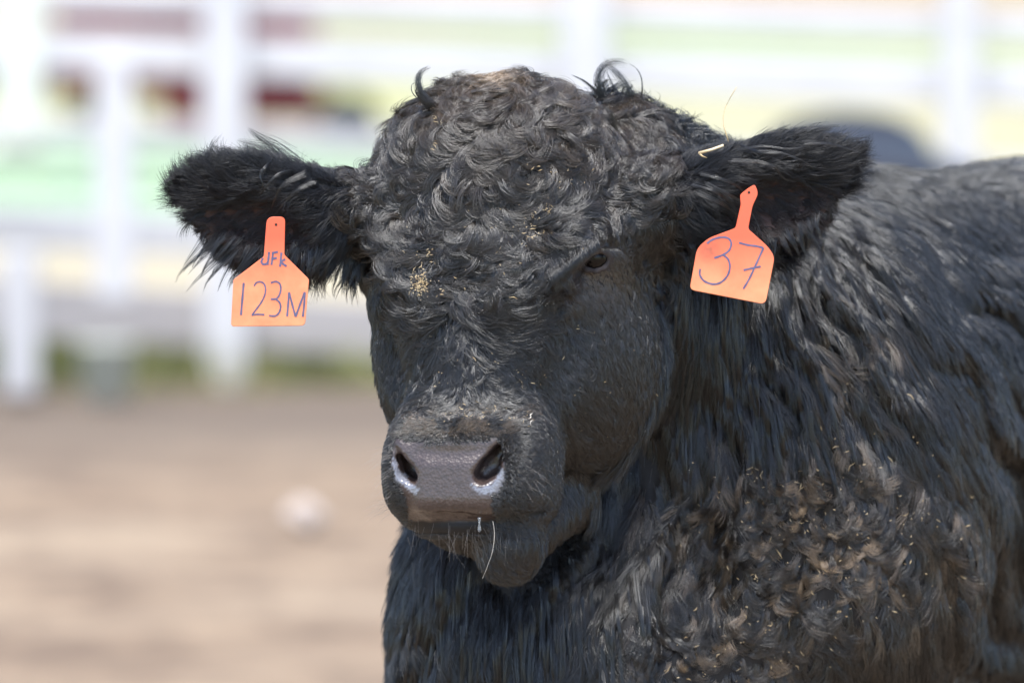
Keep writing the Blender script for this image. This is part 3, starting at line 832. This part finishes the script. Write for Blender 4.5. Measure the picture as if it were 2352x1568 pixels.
def f_crest(x, y, w, r, n):
    a = r.uniform(-2.6, .6, n)
    return dict(dx=np.cos(a) + .4, dy=np.sin(a) * .8, curl=np.sign(r.normal(0, 1, n)) * r.uniform(1, 3.2, n), e0=np.full(n, .75), e1=np.full(n, -.1), tint=.01 + 0 * x, pj=.15)
def mud_amount(x, y, w):
    a = np.exp(-(((x - 1880) / 330) ** 2 + ((y - 1230) / 190) ** 2) * 1.1)
    b = .9 * np.exp(-(((x - 1700) / 190) ** 2 + ((y - 1520) / 110) ** 2))
    c = .45 * np.exp(-(((x - 1950) / 110) ** 2 + ((y - 830) / 150) ** 2))
    return np.clip(a + b + c, 0, 1)
def f_body(x, y, w, r, n):
    fx, fy = x - 1620, y + 40
    L = np.hypot(fx, fy); dx, dy = fx / L, fy / L
    chest = smooth01(y, 1150, 1350) * (1 - smooth01(x, 1650, 1850))
    dx = dx * (1 - chest); dy = dy * (1 - chest) + chest
    sw = nz(x, y, 38, 3); mud = mud_amount(x, y, w)
    back = smooth01(w, 1500, 2200)
    curly = np.clip(mud * 1.25 - .15 + .4 * chest * (nz(x, y, 70, 6) > 0), 0, 1)
    flank = smooth01(x, 2080, 2260)
    ph = sw * (.06 + 1.25 * curly)
    curl = np.sign(nz(x, y, 26, 5) + r.normal(0, .3, n)) * (.06 + 2.5 * curly) * r.uniform(.5, 1.2, n)
    tn = np.clip(nz(x, y, 17, 8) + .5 * nz(x, y, 55, 2) + r.normal(0, .5, n), 0, 1.2)
    tint = .012 + .62 * mud * tn * (r.random(n) < .85) + .10 * mud * r.random(n)
    ang = np.arctan2(fx, fy); RR = L
    wob = ang + .035 * np.sin(RR / 130 + 2) + .02 * np.sin(RR / 61 + x / 90)
    rid = np.sin(wob * 84) * (.55 + .45 * np.sin(RR / 170 + ang * 9)) + .6 * np.sin(wob * 37 + 1.3)
    smooth = (1 - curly) * smooth01(y, 480, 680)
    rl = 1 + smooth * (.35 * np.clip(rid, -1, 1) + .25)
    return dict(dx=dx + back * .5, dy=dy, ph=ph, curl=curl, e0=.15 + .36 * curly, e1=-.02 - .1 * curly, lf=(1.45 - .4 * curly - .45 * back) * rl * (1 - .35 * flank), tint=tint, pj=.14, wave=.12 + .2 * curly, cf=r.uniform(.5, 1.3, n))

if HAIR:
    put('forelock', groom('under', [1], .045, 10, 10, 42, f_under, K=7, seed=1, wid=.7, back=.1))
    put('forelock', groom('curls', [1], .12, 28, 8.5, 68, f_head, K=12, seed=2, wid=.68, back=.1, conv=.82, ljit=.25))
    put('coat', groom('bridge', [2], .12, 10, 6, 42, f_bridge, K=8, seed=3, wid=.75, conv=.75))
    put('coat', groom('cheek', [3], .19, 8, 5.5, 32, f_cheek, K=6, seed=4, wid=.56, conv=.8))
    put('coat', groom('muzzle', [4], .3, 4, 3.5, 13, f_muzzle, K=5, seed=5, wid=.6, conv=.6))
    put('ear_fringe', groom('ear_l', [5], .12, 16, 7, 80, f_ear(-1), K=9, seed=6, wid=.65, conv=.85, back=.6))
    put('ear_fringe', groom('ear_r', [6], .12, 16, 7, 80, f_ear(1), K=9, seed=7, wid=.65, conv=.85, back=.6))
    put('coat', groom('crest', [7], .06, 14, 9, 80, f_crest, K=9, seed=8, wid=.8, conv=.75))
    nearf = (FC[:, 2] < 1900)
    put('coat', groom('body', [8], .085, 30, 10, 46, f_body, K=8, seed=9, wid=.6, back=.06, fsel=nearf, conv=.93))
    put('coat', groom('rear', [8], .04, 16, 12, 45, f_body, K=6, seed=10, wid=.8, back=.15, fsel=~nearf, conv=.4))

# single locks drawn through given points (grid units)
def lock(pts, spread, n, seed=0, wid=.5, tint=.01, tip=.15):
    r = np.random.default_rng(seed + 50)
    P = unproj(*np.array(pts, float).T)
    m = len(P); tt = np.linspace(0, m - 1, 14)
    def cr(i): return P[int(np.clip(i, 0, m - 1))]
    out = []
    for t in tt:
        i = min(int(t), m - 2); u = t - i
        p0, p1, p2, p3 = cr(i - 1), cr(i), cr(i + 1), cr(i + 2)
        out.append(.5 * (2 * p1 + (p2 - p0) * u + (2 * p0 - 5 * p1 + 4 * p2 - p3) * u * u + (3 * p1 - p0 - 3 * p2 + p3) * u ** 3))
    A = np.array(out); s = np.linspace(0, 1, 14)
    off = r.normal(0, spread * S0 * .5, (n, 1, 3)); f = (1 - (1 - tip) * s)[None, :, None]
    end = r.uniform(.7, 1.0, n)[:, None]
    S = s[None, :] * end
    Q = np.stack([np.interp(S, s, A[:, c]) for c in range(3)], -1) + off * f + r.normal(0, .6 * S0, (n, 1, 3)) * s[None, :, None]
    R = wid * S0 * (1 - .8 * s)[None, :] * r.uniform(.7, 1.3, (n, 1))
    put_fixed.append((Q.astype(np.float32), R, np.full(n, tint)))
put_fixed = []
def fw(x, y, d=0): return front(x, y) - d
if HAIR:
    # hooked curl on the left of the poll
    w0 = fw(1000, 262)
    lock([(1008, 262, w0), (985, 238, w0 - 20), (966, 212, w0 - 25), (960, 186, w0 - 25), (967, 165, w0 - 20), (988, 154, w0 - 15)], 13, 110, 1, tint=.03, wid=.36, tip=.35)
    lock([(990, 250, w0), (968, 230, w0 - 20), (955, 212, w0 - 25), (962, 200, w0 - 20), (985, 212, w0 - 15)], 4, 14, 2)
    lock([(1000, 262, w0), (972, 238, w0 - 20), (948, 215, w0 - 25), (946, 196, w0 - 20), (956, 190, w0 - 15)], 3, 8, 3)
    # long curls on the crest behind the head
    lock([(1395, 240, 430), (1378, 205, 420), (1376, 175, 420), (1392, 150, 425), (1420, 142, 430), (1440, 146, 430)], 16, 90, 4, wid=.34, tip=.5)
    lock([(1400, 240, 430), (1370, 212, 420), (1340, 186, 420), (1310, 172, 420)], 6, 26, 5)
    lock([(1450, 250, 440), (1445, 215, 430), (1425, 180, 430), (1400, 155, 430), (1388, 135, 430)], 16, 60, 6, wid=.34, tip=.5)
    lock([(1460, 250, 440), (1474, 215, 430), (1473, 180, 430), (1462, 158, 430), (1440, 144, 430)], 3, 12, 7)
    lock([(1440, 250, 440), (1425, 220, 430), (1405, 190, 430), (1392, 160, 430)], 10, 16, 8)
    for i in range(26):
        x = 1380 + 10 * i; y = 205 + (i * 5.4); rr = random.uniform(20, 55)
        lock([(x, y + 30, 470), (x + random.uniform(-8, 8), y, 460), (x + random.uniform(-5, 25), y - rr * .6, 455), (x + random.uniform(5, 50), y - rr * .7, 455)], 8, 18, 100 + i)
    # long bright strands on the right ear and over its tag
    for i, (pts, sp, n) in enumerate([
        ([(1610, 400), (1660, 412), (1700, 432), (1718, 462), (1715, 492), (1702, 510)], 3, 16),
        ([(1590, 425), (1640, 440), (1680, 470), (1693, 510), (1692, 560)], 3, 14),
        ([(1620, 420), (1670, 445), (1710, 470), (1735, 505), (1752, 545)], 5, 14),
        ([(1600, 440), (1650, 462), (1690, 490), (1725, 530)], 6, 16),
        ([(1700, 330), (1750, 350), (1800, 352), (1850, 372), (1872, 392)], 3, 12),
        ([(1690, 345), (1750, 335), (1810, 342), (1850, 336), (1870, 330)], 3, 12),
        ([(1680, 370), (1740, 372), (1780, 385), (1800, 410), (1830, 418)], 3, 12),
        ([(1740, 345), (1790, 350), (1830, 368), (1790, 372)], 3, 8),
        ([(1850, 330), (1900, 330), (1950, 342), (1990, 356)], 5, 20)]):
        lock([(x, y, min(fw(x, y), 160) - 44 - 10 * math.sin(k_)) for k_, (x, y) in enumerate(pts)], sp * 1.6, n, 200 + i, tint=.02, wid=.4)
    for i, (pts, sp, n) in enumerate([
        ([(640, 350), (620, 372), (600, 392), (592, 410)], 4, 12), ([(650, 368), (615, 380), (598, 402), (604, 425), (590, 450)], 5, 16),
        ([(690, 390), (640, 400), (610, 430), (592, 455)], 6, 16), ([(700, 400), (650, 425), (630, 460), (620, 490)], 7, 18),
        ([(600, 352), (560, 360), (530, 372), (490, 382)], 5, 16), ([(720, 420), (680, 440), (650, 470), (625, 500)], 8, 20),
        ([(650, 365), (615, 345), (580, 332), (545, 322)], 26, 60), ([(600, 365), (560, 350), (520, 342), (488, 336)], 20, 40),
        ([(665, 375), (630, 340), (598, 318), (570, 296)], 30, 70)]):
        lock([(x, y, min(fw(x, y), 190) - 24) for x, y in pts], sp, n, 300 + i, tint=.02, wid=.36)
    # long ragged fringe hanging below both ears
    rr_ = random.Random(5)
    for i in range(64):
        x = rr_.uniform(470, 830); y = 560 + (x - 470) * .12 + rr_.uniform(-25, 20); L = rr_.uniform(40, 95); t_ = rr_.uniform(-.55, .1) - (.5 if x < 600 else 0)
        w = min(fw(x, y), 215) - 12
        lock([(x, y, w), (x + t_ * L * .4, y + L * .4, w - 8), (x + t_ * L * .8, y + L * .75, w - 6), (x + t_ * L * 1.0 + rr_.uniform(-8, 8), y + L * 1.05, w)], 8, 14, 600 + i, tint=.01, wid=.42)
    for i in range(50):
        x = rr_.uniform(1560, 1900); y = 575 - max(0, x - 1750) * .45 + rr_.uniform(-25, 15); L = rr_.uniform(35, 85); t_ = rr_.uniform(-.1, .6)
        w = min(fw(x, y), 205) - 12
        lock([(x, y, w), (x + t_ * L * .4, y + L * .35, w - 8), (x + t_ * L * .8, y + L * .65, w - 6), (x + t_ * L * 1.1, y + L * .9, w)], 8, 14, 700 + i, tint=.01, wid=.42)
    # tuft hanging over the left eye
    lock([(850, 560, 240), (842, 590, 225), (825, 615, 220), (800, 640, 225)], 12, 60, 400)
    # long damp strands lying down the side of the neck, the shoulder and the chest
    rs = random.Random(31)
    for i in range(330):
        if i < 250: x, y = rs.uniform(1540, 2260), rs.uniform(520, 1020)
        else: x, y = rs.uniform(925, 1500), rs.uniform(1230, 1500)
        if x < 1560 and y < 700: continue
        if mud_amount(x, y + 60, 0) > .75: continue
        pts = []; wv = rs.uniform(0, 6); st = rs.uniform(26, 52); am = rs.uniform(1, 4)
        for k in range(6):
            fx, fy = (x - 1620, y + 40) if i < 250 else ((x - 1200) * .15, 400)
            L = math.hypot(fx, fy)
            w = fw(x, y)
            if w > 1500 or (pts and abs(w - pts[-1][2]) > 130): break
            if w < 180: pts = []; break
            pts.append((x + am * math.sin(wv + k * 1.3), y, w - 8 - 9 * math.sin(k * .63)))
            x += fx / L * st; y += fy / L * st
        if len(pts) >= 4: lock(pts, rs.uniform(5, 11), 22, 900 + i, tint=.012, wid=.55, tip=.25)
    # short brow hair hooding the inner half of the right eye
    for i in range(30):
        a = i / 29; x = 1262 + 108 * a; y = 628 - 84 * a; w = fw(x, y) - 6
        lock([(x, y, w), (x + 3, y + 12, w - 12), (x + 8, y + 26, w - 14), (x + 15, y + 38 - 6 * a, w - 8)], 7, 22, 800 + i, tint=.015, wid=.4)
    for i in range(20):
        a = i / 19; x = 872 + 90 * a; y = 592 + 88 * a; w = fw(x, y) - 6
        lock([(x, y, w), (x - 3, y + 14, w - 12), (x - 4, y + 28, w - 14), (x - 2, y + 42, w - 8)], 7, 20, 850 + i, tint=.015, wid=.4)
    # lashes and brow hair at the right eye
    for i in range(26):
        a = i / 25; x = 1368 + 34 * a; y = 566 + 3 * a; w = eye_c[2] - 34
        lock([(x, y, w), (x + 12 + 10 * a, y + 6, w - 10), (x + 22 + 18 * a, y + 18 + 4 * a, w - 14), (x + 32 + 30 * a, y + 34 + 8 * a, w - 12)], 3, 3, 500 + i, wid=.32, tint=.03)

# whiskers round the muzzle
def whiskers():
    Q = []; R = []
    r = np.random.default_rng(77)
    for i in range(110):
        side = r.random()
        if side < .42: x = r.uniform(884, 905); y = r.uniform(1010, 1180); dx, dy = -r.uniform(.5, 1), r.uniform(-.2, .6)
        elif side < .52: x = r.uniform(1200, 1250); y = r.uniform(1060, 1180); dx, dy = r.uniform(.4, .9), r.uniform(.1, .7)
        else: x = r.uniform(930, 1210); y = r.uniform(1195, 1235); dx, dy = r.normal(0, .25), r.uniform(.7, 1)
        w = fw(x, y) ; L = r.uniform(25, 75)
        P = [(x, y, w)]
        for k in range(1, 7):
            s = k / 6; P.append((x + dx * L * s, y + dy * L * s + 16 * s * s * (L / 60), w - L * .45 * s))
        Q.append(unproj(*np.array(P).T)); R.append(np.linspace(.22, .06, 7) * S0)
    P = [(1132, 1196, fw(1132, 1180)), (1137, 1230, -100), (1130, 1270, -110), (1118, 1305, -110), (1108, 1328, -105)]
    t = np.linspace(0, 4, 7)
    Q.append(unproj(*np.array([[np.interp(q, range(5), [p[c] for p in P]) for c in range(3)] for q in t]).T)); R.append(np.linspace(.42, .2, 7) * S0)
    for k in range(3):
        P = [(1224 - k, 928 + 18 * k + 3 * j + k * j * .4, 0) for j in range(7)]
        P = [(x - 1.6 * j + 2 * math.sin(j * 2 + k), y, fw(x, y) - 9) for j, (x, y, _) in enumerate(P)]
        Q.append(unproj(*np.array(P).T)); R.append(np.array([.4, .8, 1.1, .8, 1.2, .9, .4]) * S0)
    return np.array(Q, np.float32), np.array(R), np.r_[np.full(110, .1), [1.0] * 4]
if HAIR:
    PQ = {}
    for k, gs in GROOMS.items():
        # one curves object per part; grooms with different point counts are resampled to the widest
        K = max(g[0].shape[1] for g in gs)
        Ps, Rs, Ts = [], [], []
        for P, R, T in gs:
            if P.shape[1] != K:
                a = np.linspace(0, P.shape[1] - 1, K); i = np.minimum(a.astype(int), P.shape[1] - 2); u = (a - i)
                P = P[:, i] * (1 - u)[None, :, None] + P[:, i + 1] * u[None, :, None]; R = R[:, i] * (1 - u) + R[:, i + 1] * u
            Ps.append(P); Rs.append(R); Ts.append(T)
        curves_obj(k, np.concatenate(Ps), np.concatenate(Rs), np.concatenate(Ts), MAT_EAR if k == 'ear_fringe' else MAT_HAIR, bull)
    curves_obj('stray_locks', np.concatenate([q[0] for q in put_fixed]), np.concatenate([q[1] for q in put_fixed]), np.concatenate([q[2] for q in put_fixed]), MAT_HAIR, bull)
    q = whiskers(); curves_obj('whiskers', q[0], q[1], q[2], hair_material('whisker', (.25, .22, .20), (.75, .7, .62)), bull)

# ---------------- ear tags
def tag_material():
    t = NT('orange_plastic'); p = t.pos()
    n = t.noise(28, 4, .6, p)
    r = t.ramp(n.outputs['Fac'], [(.3, (.80, .22, .10)), (.7, (.85, .33, .16))])
    dn = t.noise(9, 3, .5, p)
    rd = t.ramp(dn.outputs['Fac'], [(.60, (0, 0, 0)), (.78, (.5, .5, .5))])
    mx = t.new('ShaderNodeMix', data_type='RGBA'); t.l.new(rd.outputs['Color'], mx.inputs[0])
    t.l.new(r.outputs['Color'], mx.inputs[6]); mx.inputs[7].default_value = (.68, .13, .08, 1)
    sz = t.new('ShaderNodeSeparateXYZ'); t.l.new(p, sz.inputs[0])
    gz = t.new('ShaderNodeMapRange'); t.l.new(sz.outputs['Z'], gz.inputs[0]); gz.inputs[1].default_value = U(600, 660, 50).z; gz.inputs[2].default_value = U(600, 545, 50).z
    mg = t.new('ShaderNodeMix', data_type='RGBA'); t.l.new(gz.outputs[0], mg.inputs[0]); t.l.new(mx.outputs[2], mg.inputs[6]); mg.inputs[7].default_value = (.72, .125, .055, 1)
    # dirt smudged on the upper left of one tag
    vm = t.new('ShaderNodeVectorMath', operation='DISTANCE'); t.l.new(p, vm.inputs[0]); vm.inputs[1].default_value = U(1628, 575, 45)
    sd = t.new('ShaderNodeMapRange'); t.l.new(vm.outputs['Value'], sd.inputs[0]); sd.inputs[1].default_value = 34 * S0; sd.inputs[2].default_value = 6 * S0
    n5 = t.noise(170, 4, .6, p); ms = t.new('ShaderNodeMath', operation='MULTIPLY'); t.l.new(sd.outputs[0], ms.inputs[0]); t.l.new(n5.outputs['Fac'], ms.inputs[1])
    m6 = t.new('ShaderNodeMix', data_type='RGBA'); t.l.new(ms.outputs[0], m6.inputs[0]); t.l.new(mg.outputs[2], m6.inputs[6]); m6.inputs[7].default_value = (.22, .07, .04, 1)
    t.l.new(m6.outputs[2], t.b.inputs['Base Color']); t.b.inputs['Roughness'].default_value = .38
    t.b.inputs['Subsurface Weight'].default_value = .15; t.b.inputs['Subsurface Radius'].default_value = (.01, .004, .002)
    t.b.inputs['Subsurface Scale'].default_value = .3
    return t.m
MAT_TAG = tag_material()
MAT_INK = simple_mat('marker_ink', (.075, .075, .15), (.12, .11, .20), 120, .5)
MAT_HOLE = simple_mat('dark_stud', (.02, .012, .01), (.03, .02, .015), 60, .6)
def smooth_poly(P, rad):
    """round the corners of a polygon"""
    out = []; n = len(P)
    for i in range(n):
        a, b, c = (np.array(P[(i + k) % n][:2], float) for k in (-1, 0, 1)); r = P[i][2] if len(P[i]) > 2 else rad
        u = (a - b) / np.linalg.norm(a - b); v = (c - b) / np.linalg.norm(c - b)
        r = min(r, np.linalg.norm(a - b) * .45, np.linalg.norm(c - b) * .45)
        p, q = b + u * r, b + v * r
        for s in (0, .25, .5, .75, 1): out.append(tuple((1 - s) ** 2 * p + 2 * s * (1 - s) * b + s * s * q))
    return out
def plate(name, outline, wfun, thick, mat, parent, inset=0):
    """thick flat plate: front and back outlines with a small bevel"""
    P = np.array(outline, float); c = P.mean(0); n = len(P)
    ctr = (P.min(0) + P.max(0)) / 2
    def ring(off, dz):
        d = np.roll(P, -1, 0) - np.roll(P, 1, 0); nn = np.stack([d[:, 1], -d[:, 0]], 1); nn /= np.linalg.norm(nn, axis=1, keepdims=True)
        area = (P[:, 0] * np.roll(P[:, 1], -1) - P[:, 1] * np.roll(P[:, 0], -1)).sum()
        if area < 0: nn = -nn
        Q = P - nn * off
        return [U(x, y, wfun(x, y) + dz) for x, y in Q]
    V = ring(1.1, 0) + ring(0, 1.0) + ring(0, thick - 1) + ring(1.1, thick)
    F = []
    for k in range(3):
        for i in range(n): F.append((k * n + i, k * n + (i + 1) % n, (k + 1) * n + (i + 1) % n, (k + 1) * n + i))
    F.append(tuple(range(n))); F.append(tuple(range(3 * n, 4 * n))[::-1])
    bm = bmesh.new(); vs = [bm.verts.new(v) for v in V]
    for f in F: bm.faces.new([vs[i] for i in f])
    bmesh.ops.recalc_face_normals(bm, faces=bm.faces)
    return bm_obj(name, bm, mat, parent)
def strokes(name, lines, width, wfun, parent, dz=-.7):
    V = []; F = []
    for ln in lines:
        wd = width
        P = np.array(ln, float)
        if len(P) > 2:                      # catmull-rom
            Q = []
            for i in range(len(P) - 1):
                p0, p1, p2, p3 = P[max(i - 1, 0)], P[i], P[i + 1], P[min(i + 2, len(P) - 1)]
                for u in np.linspace(0, 1, 7)[:-1]:
                    Q.append(.5 * (2 * p1 + (p2 - p0) * u + (2 * p0 - 5 * p1 + 4 * p2 - p3) * u * u + (3 * p1 - p0 - 3 * p2 + p3) * u ** 3))
            Q.append(P[-1]); P = np.array(Q)
        d = np.gradient(P, axis=0); d /= np.linalg.norm(d, axis=1, keepdims=True) + 1e-9
        nn = np.stack([-d[:, 1], d[:, 0]], 1)
        b = len(V); m = len(P)
        for i in range(m):
            h = wd / 2 * (1 + .12 * math.sin(i * 1.3))
            for s in (-1, 1):
                x, y = P[i] + nn[i] * h * s; V.append(U(x, y, wfun(x, y) + dz))
        for s in (-1, 1):
            pass
        for i in range(m - 1): F.append((b + 2 * i, b + 2 * i + 1, b + 2 * i + 3, b + 2 * i + 2))
        dz -= .12
    return mesh_obj(name, V, F, MAT_INK, parent)
def make_tag(kind):
    if kind == 'L':
        cv = lambda p: (514.5 + p[0] * .1758, 486.9 + p[1] * .1758) + tuple(q * .1758 for q in p[2:])
        out = [(560, 62, 90), (800, 62, 70), (790, 560, 20), (1112, 880, 25), (1060, 1485, 60), (90, 1495, 50), (122, 885, 25), (520, 580, 20)]
        w0 = 58; wf = lambda x, y: w0 + (x - 620) * .10 - (y - 600) * .06
        lab = 'orange plastic ear tag with letters and 123M in blue marker, square-shouldered plate'
        root_p = (630, 520)
    else:
        cv = lambda p: (1561.9 + p[0] * .19923, 404.25 + p[1] * .19923) + tuple(q * .19923 for q in p[2:])
        out = [(800, 130, 30), (862, 98, 25), (905, 200, 60), (835, 350, 40), (785, 610, 30), (1010, 810, 60), (1092, 930, 90), (985, 1480, 70), (110, 1310, 60), (195, 830, 140), (330, 715, 60), (640, 600, 30), (700, 330, 20), (690, 215, 30)]
        w0 = 40; wf = lambda x, y: w0 - (x - 1690) * .12 - (y - 580) * .10
        lab = 'orange plastic ear tag with 37 in blue marker, tilted round-shouldered plate'
        root_p = (1718, 445)
    root = empty('ear_tag', U(root_p[0], root_p[1], wf(*root_p)))
    tag(root, lab, 'ear tag', 'orange numbered ear tags')
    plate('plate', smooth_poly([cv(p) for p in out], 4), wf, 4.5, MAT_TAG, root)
    if kind == 'L':
        S = {'letter': [([[(588, 522), (582, 600), (568, 690)], [(508, 600), (490, 650), (515, 682), (560, 672), (578, 640)]], 4.6),
                        ([[(640, 520), (632, 610), (620, 690)], [(640, 532), (705, 520)], [(630, 612), (690, 598)]], 4.4),
                        ([[(750, 530), (742, 620), (732, 715)], [(800, 615), (750, 650), (775, 680), (818, 708)]], 4.6)],
             'numeral': [([[(258, 925), (240, 1130), (222, 1345)]], 4.6),
                         ([[(395, 965), (420, 925), (470, 910), (520, 935), (543, 1000), (530, 1090), (480, 1190), (410, 1285), (365, 1345)], [(360, 1345), (440, 1335), (528, 1340)]], 3.5),
                         ([[(612, 925), (680, 908), (730, 940), (742, 1010), (720, 1090), (680, 1138)], [(612, 1138), (680, 1135)], [(680, 1138), (725, 1180), (740, 1240), (720, 1310), (670, 1355), (590, 1352)]], 3.9)],
             }
        S['letter'].append(([[(825, 1362), (838, 1210), (850, 1048)], [(850, 1048), (890, 1200), (935, 1365)], [(935, 1365), (1000, 1190), (1055, 1045)], [(1055, 1045), (1048, 1200), (1030, 1365)]], 4.4))
        hole = cv((680, 165))
    else:
        S = {'numeral': [([[(312, 778), (370, 735), (460, 708), (550, 715), (590, 770), (570, 850), (500, 905), (395, 945)], [(500, 908), (555, 960), (575, 1050), (545, 1150), (470, 1225), (380, 1245), (280, 1210), (230, 1140), (232, 1070)]], 4.2),
                         ([[(680, 768), (780, 795), (880, 808), (962, 828)], [(962, 828), (880, 1010), (800, 1180), (730, 1300)], [(732, 1085), (830, 1062), (930, 1042)]], 4.2)]}
        hole = cv((795, 190))
    for nm, items in S.items():
        for ls, wd in items: strokes(nm, [[cv(p) for p in l] for l in ls], wd, wf, root)
    bm = bmesh.new(); c = U(hole[0], hole[1], wf(hole[0], hole[1]) - .3)
    bmesh.ops.create_cone(bm, cap_ends=True, segments=18, radius1=3.0 * S0, radius2=3.0 * S0, depth=.0008, matrix=Matrix.Translation(c) @ Matrix.Rotation(math.pi / 2, 4, 'X'))
    bm_obj('stud_hole', bm, MAT_HOLE, root)
    # stud passing back through the ear
    bm = bmesh.new(); c = U(hole[0], hole[1], wf(hole[0], hole[1]) + 45)
    bmesh.ops.create_cone(bm, cap_ends=True, segments=14, radius1=6 * S0, radius2=6 * S0, depth=80 * S0, matrix=Matrix.Translation(c) @ Matrix.Rotation(math.pi / 2, 4, 'X'))
    bm_obj('stud', bm, MAT_TAG, root)
make_tag('L'); make_tag('R')

# ---------------- straw caught on the ear, flecks in the hair, drops
MAT_STRAW = simple_mat('dry_straw', (.50, .36, .18), (.75, .62, .40), 60, .5)
def straw():
    w = 95
    r = empty('straw', U(1640, 345, w)); tag(r, 'bent pale straw stalk caught on top of the right ear', 'straw')
    V, F = tube([U(1605, 352, w), (U(1635, 344, w - 2)), U(1662, 334, w)], [.0016, .0015, .0014]); mesh_obj('stalk', V, F, MAT_STRAW, r, True)
    V, F = tube([U(1605, 351, w), U(1613, 359, w - 2), U(1624, 363, w)], [.0011, .0009, .0004]); mesh_obj('leaf', V, F, MAT_STRAW, r, True)
    V, F = tube([U(x, y, w + 4) for x, y in [(1673, 325), (1668, 308), (1662, 290), (1661, 270), (1667, 245), (1680, 220), (1692, 200)]], [.0007] * 3 + [.00055] * 3 + [.0003], 6)
    mesh_obj('stem', V, F, MAT_STRAW, r, True)
straw()
def flecks():
    r = np.random.default_rng(21); V = []; F = []
    spots = [(1000, 255, 10, 22, 14), (1004, 292, 12, 24, 22), (995, 325, 10, 16, 12), (1255, 475, 12, 16, 16), (1222, 505, 12, 10, 12), (1236, 535, 26, 8, 10),
             (960, 640, 14, 22, 26), (985, 580, 22, 9, 14), (1010, 690, 8, 26, 16), (985, 740, 7, 36, 16), (1190, 540, 60, 40, 18), (1290, 400, 70, 40, 22), (1100, 560, 130, 60, 24),
             (1210, 855, 28, 18, 18), (1130, 830, 60, 30, 16), (1090, 950, 70, 20, 40), (1210, 960, 8, 25, 10), (1380, 850, 90, 160, 22), (1010, 860, 40, 40, 10)]
    for cx, cy, sx, sy, n in spots:
        for _ in range(n):
            x, y = r.normal(cx, sx * .7), r.normal(cy, sy * .7); hgt = 26 if y < 690 else (12 if y < 900 else 6)
            w = front(x, y)
            if w > 250: continue
            add_fleck(V, F, r, x, y, w - hgt * r.uniform(.5, 1.1), min(24, 4 * math.exp(r.normal(.3, .6))), r.uniform(.7, 2.2))
    for _ in range(1300):
        x, y = r.uniform(1500, 2300), r.uniform(850, 1600)
        if r.random() > mud_amount(x, y, 0) ** 1.3 * (.2 + .8 * (nz(x, y, 21, 4) > 0)): continue
        w = front(x, y); add_fleck(V, F, r, x, y, w - r.uniform(14, 32), min(30, 4.5 * math.exp(r.normal(.3, .7))), r.uniform(.8, 2.6))
    for _ in range(130):                                   # crusty lump of dirt in the brow hair
        x, y = r.normal(965, 9), r.normal(655, 16); w = front(x, y)
        add_fleck(V, F, r, x, y, w - r.uniform(18, 34), r.uniform(2, 6), r.uniform(1.2, 3.0))
    o = mesh_obj('straw_flecks', V, F, MAT_STRAW, bull); tag(o, 'bits of chaff and straw caught in the curly hair', kind='stuff')
def add_fleck(V, F, r, x, y, w, L, t):
    a = r.uniform(0, math.pi); dx, dy, dw = math.cos(a), math.sin(a) * .8, r.normal(0, .4)
    b = len(V); nx, ny = -math.sin(a), math.cos(a); bend = r.normal(0, .15) * L
    for s, k in ((-.5, .3), (0, 1), (.5, .3)):
        cx, cy, cw = x + dx * L * s + nx * bend * (1 - 4 * s * s), y + dy * L * s + ny * bend * (1 - 4 * s * s), w + dw * L * s
        V.extend([U(cx + nx * t * k / 2, cy + ny * t * k / 2, cw), U(cx - nx * t * k / 2, cy - ny * t * k / 2, cw), U(cx, cy, cw - t * k * .7)])
    for i in (0, 3):
        for p, q in ((0, 1), (1, 2), (2, 0)): F.append((b + i + p, b + i + q, b + i + 3 + q, b + i + 3 + p))
flecks()
def drops():
    t = NT('water_drop'); t.b.inputs['Base Color'].default_value = (.9, .95, 1, 1); t.b.inputs['Roughness'].default_value = .02
    t.b.inputs['Transmission Weight'].default_value = .9; t.b.inputs['IOR'].default_value = 1.33
    V, F = tube([U(1101, y, fw(1101, 1180) - 6) for y in (1188, 1196, 1204, 1211, 1217, 1221)], [k * S0 for k in (4.5, 2.4, 2.0, 3.6, 4.2, 1.5)], 16)
    mesh_obj('droplet', V, F, t.m, bull, True)
drops()

# ---------------- calf standing further back
def calf():
    d = 18.0; s = PXA * d
    cx, top = 2010, 306
    C = at(cx, top, d)
    # modelled in metres: x right, y down, z away (converted below)
    Gc = Field(np.arange(-.45, .46, .03), np.arange(-.35, .95, .03), np.arange(-.6, 1.5, .04))
    Gc.ell((0, .22, .0), (.21, .25, .3), k=.08); Gc.ell((0, .24, .5), (.23, .26, .5), k=.1); Gc.ell((0, .2, .95), (.17, .24, .28), k=.1)
    for sx in (-.12, .12):
        for z in (0, .95): Gc.chain([(sx, .35, z), (sx, .6, z + .03), (sx, .82, z)], [.09, .045, .045], k=.04)
    Gc.cap((0, .1, 1.05), (0, .0, 1.25), .12, .1, k=.06); Gc.ell((.0, .02, 1.32), (.09, .11, .16), k=.04)
    Gc.chain([(0, .08, -.27), (0, .3, -.32), (0, .55, -.3)], [.03, .02, .025], k=.03)
    Gc.F = Gc.F
    V, Q = Gc.nets()
    n = V.copy(); W = np.stack([C.x + V[:, 0], C.y + .3 + V[:, 2], C.z - V[:, 1]], -1)
    W[:, 2] -= W[:, 2].min()
    o = build_mesh('calf', W, Q, simple_mat('calf_hide', (.012, .012, .016), (.025, .025, .03), 8, .5))
    # give it the height needed to show above the bull's back
    h = W[:, 2].max(); o.scale = (2.1, 1, C.z / h); o.location = (-1.1 * C.x, 0, 0)
    tag(o, 'dark blurred calf standing in the lot behind the bull', 'calf')
calf()
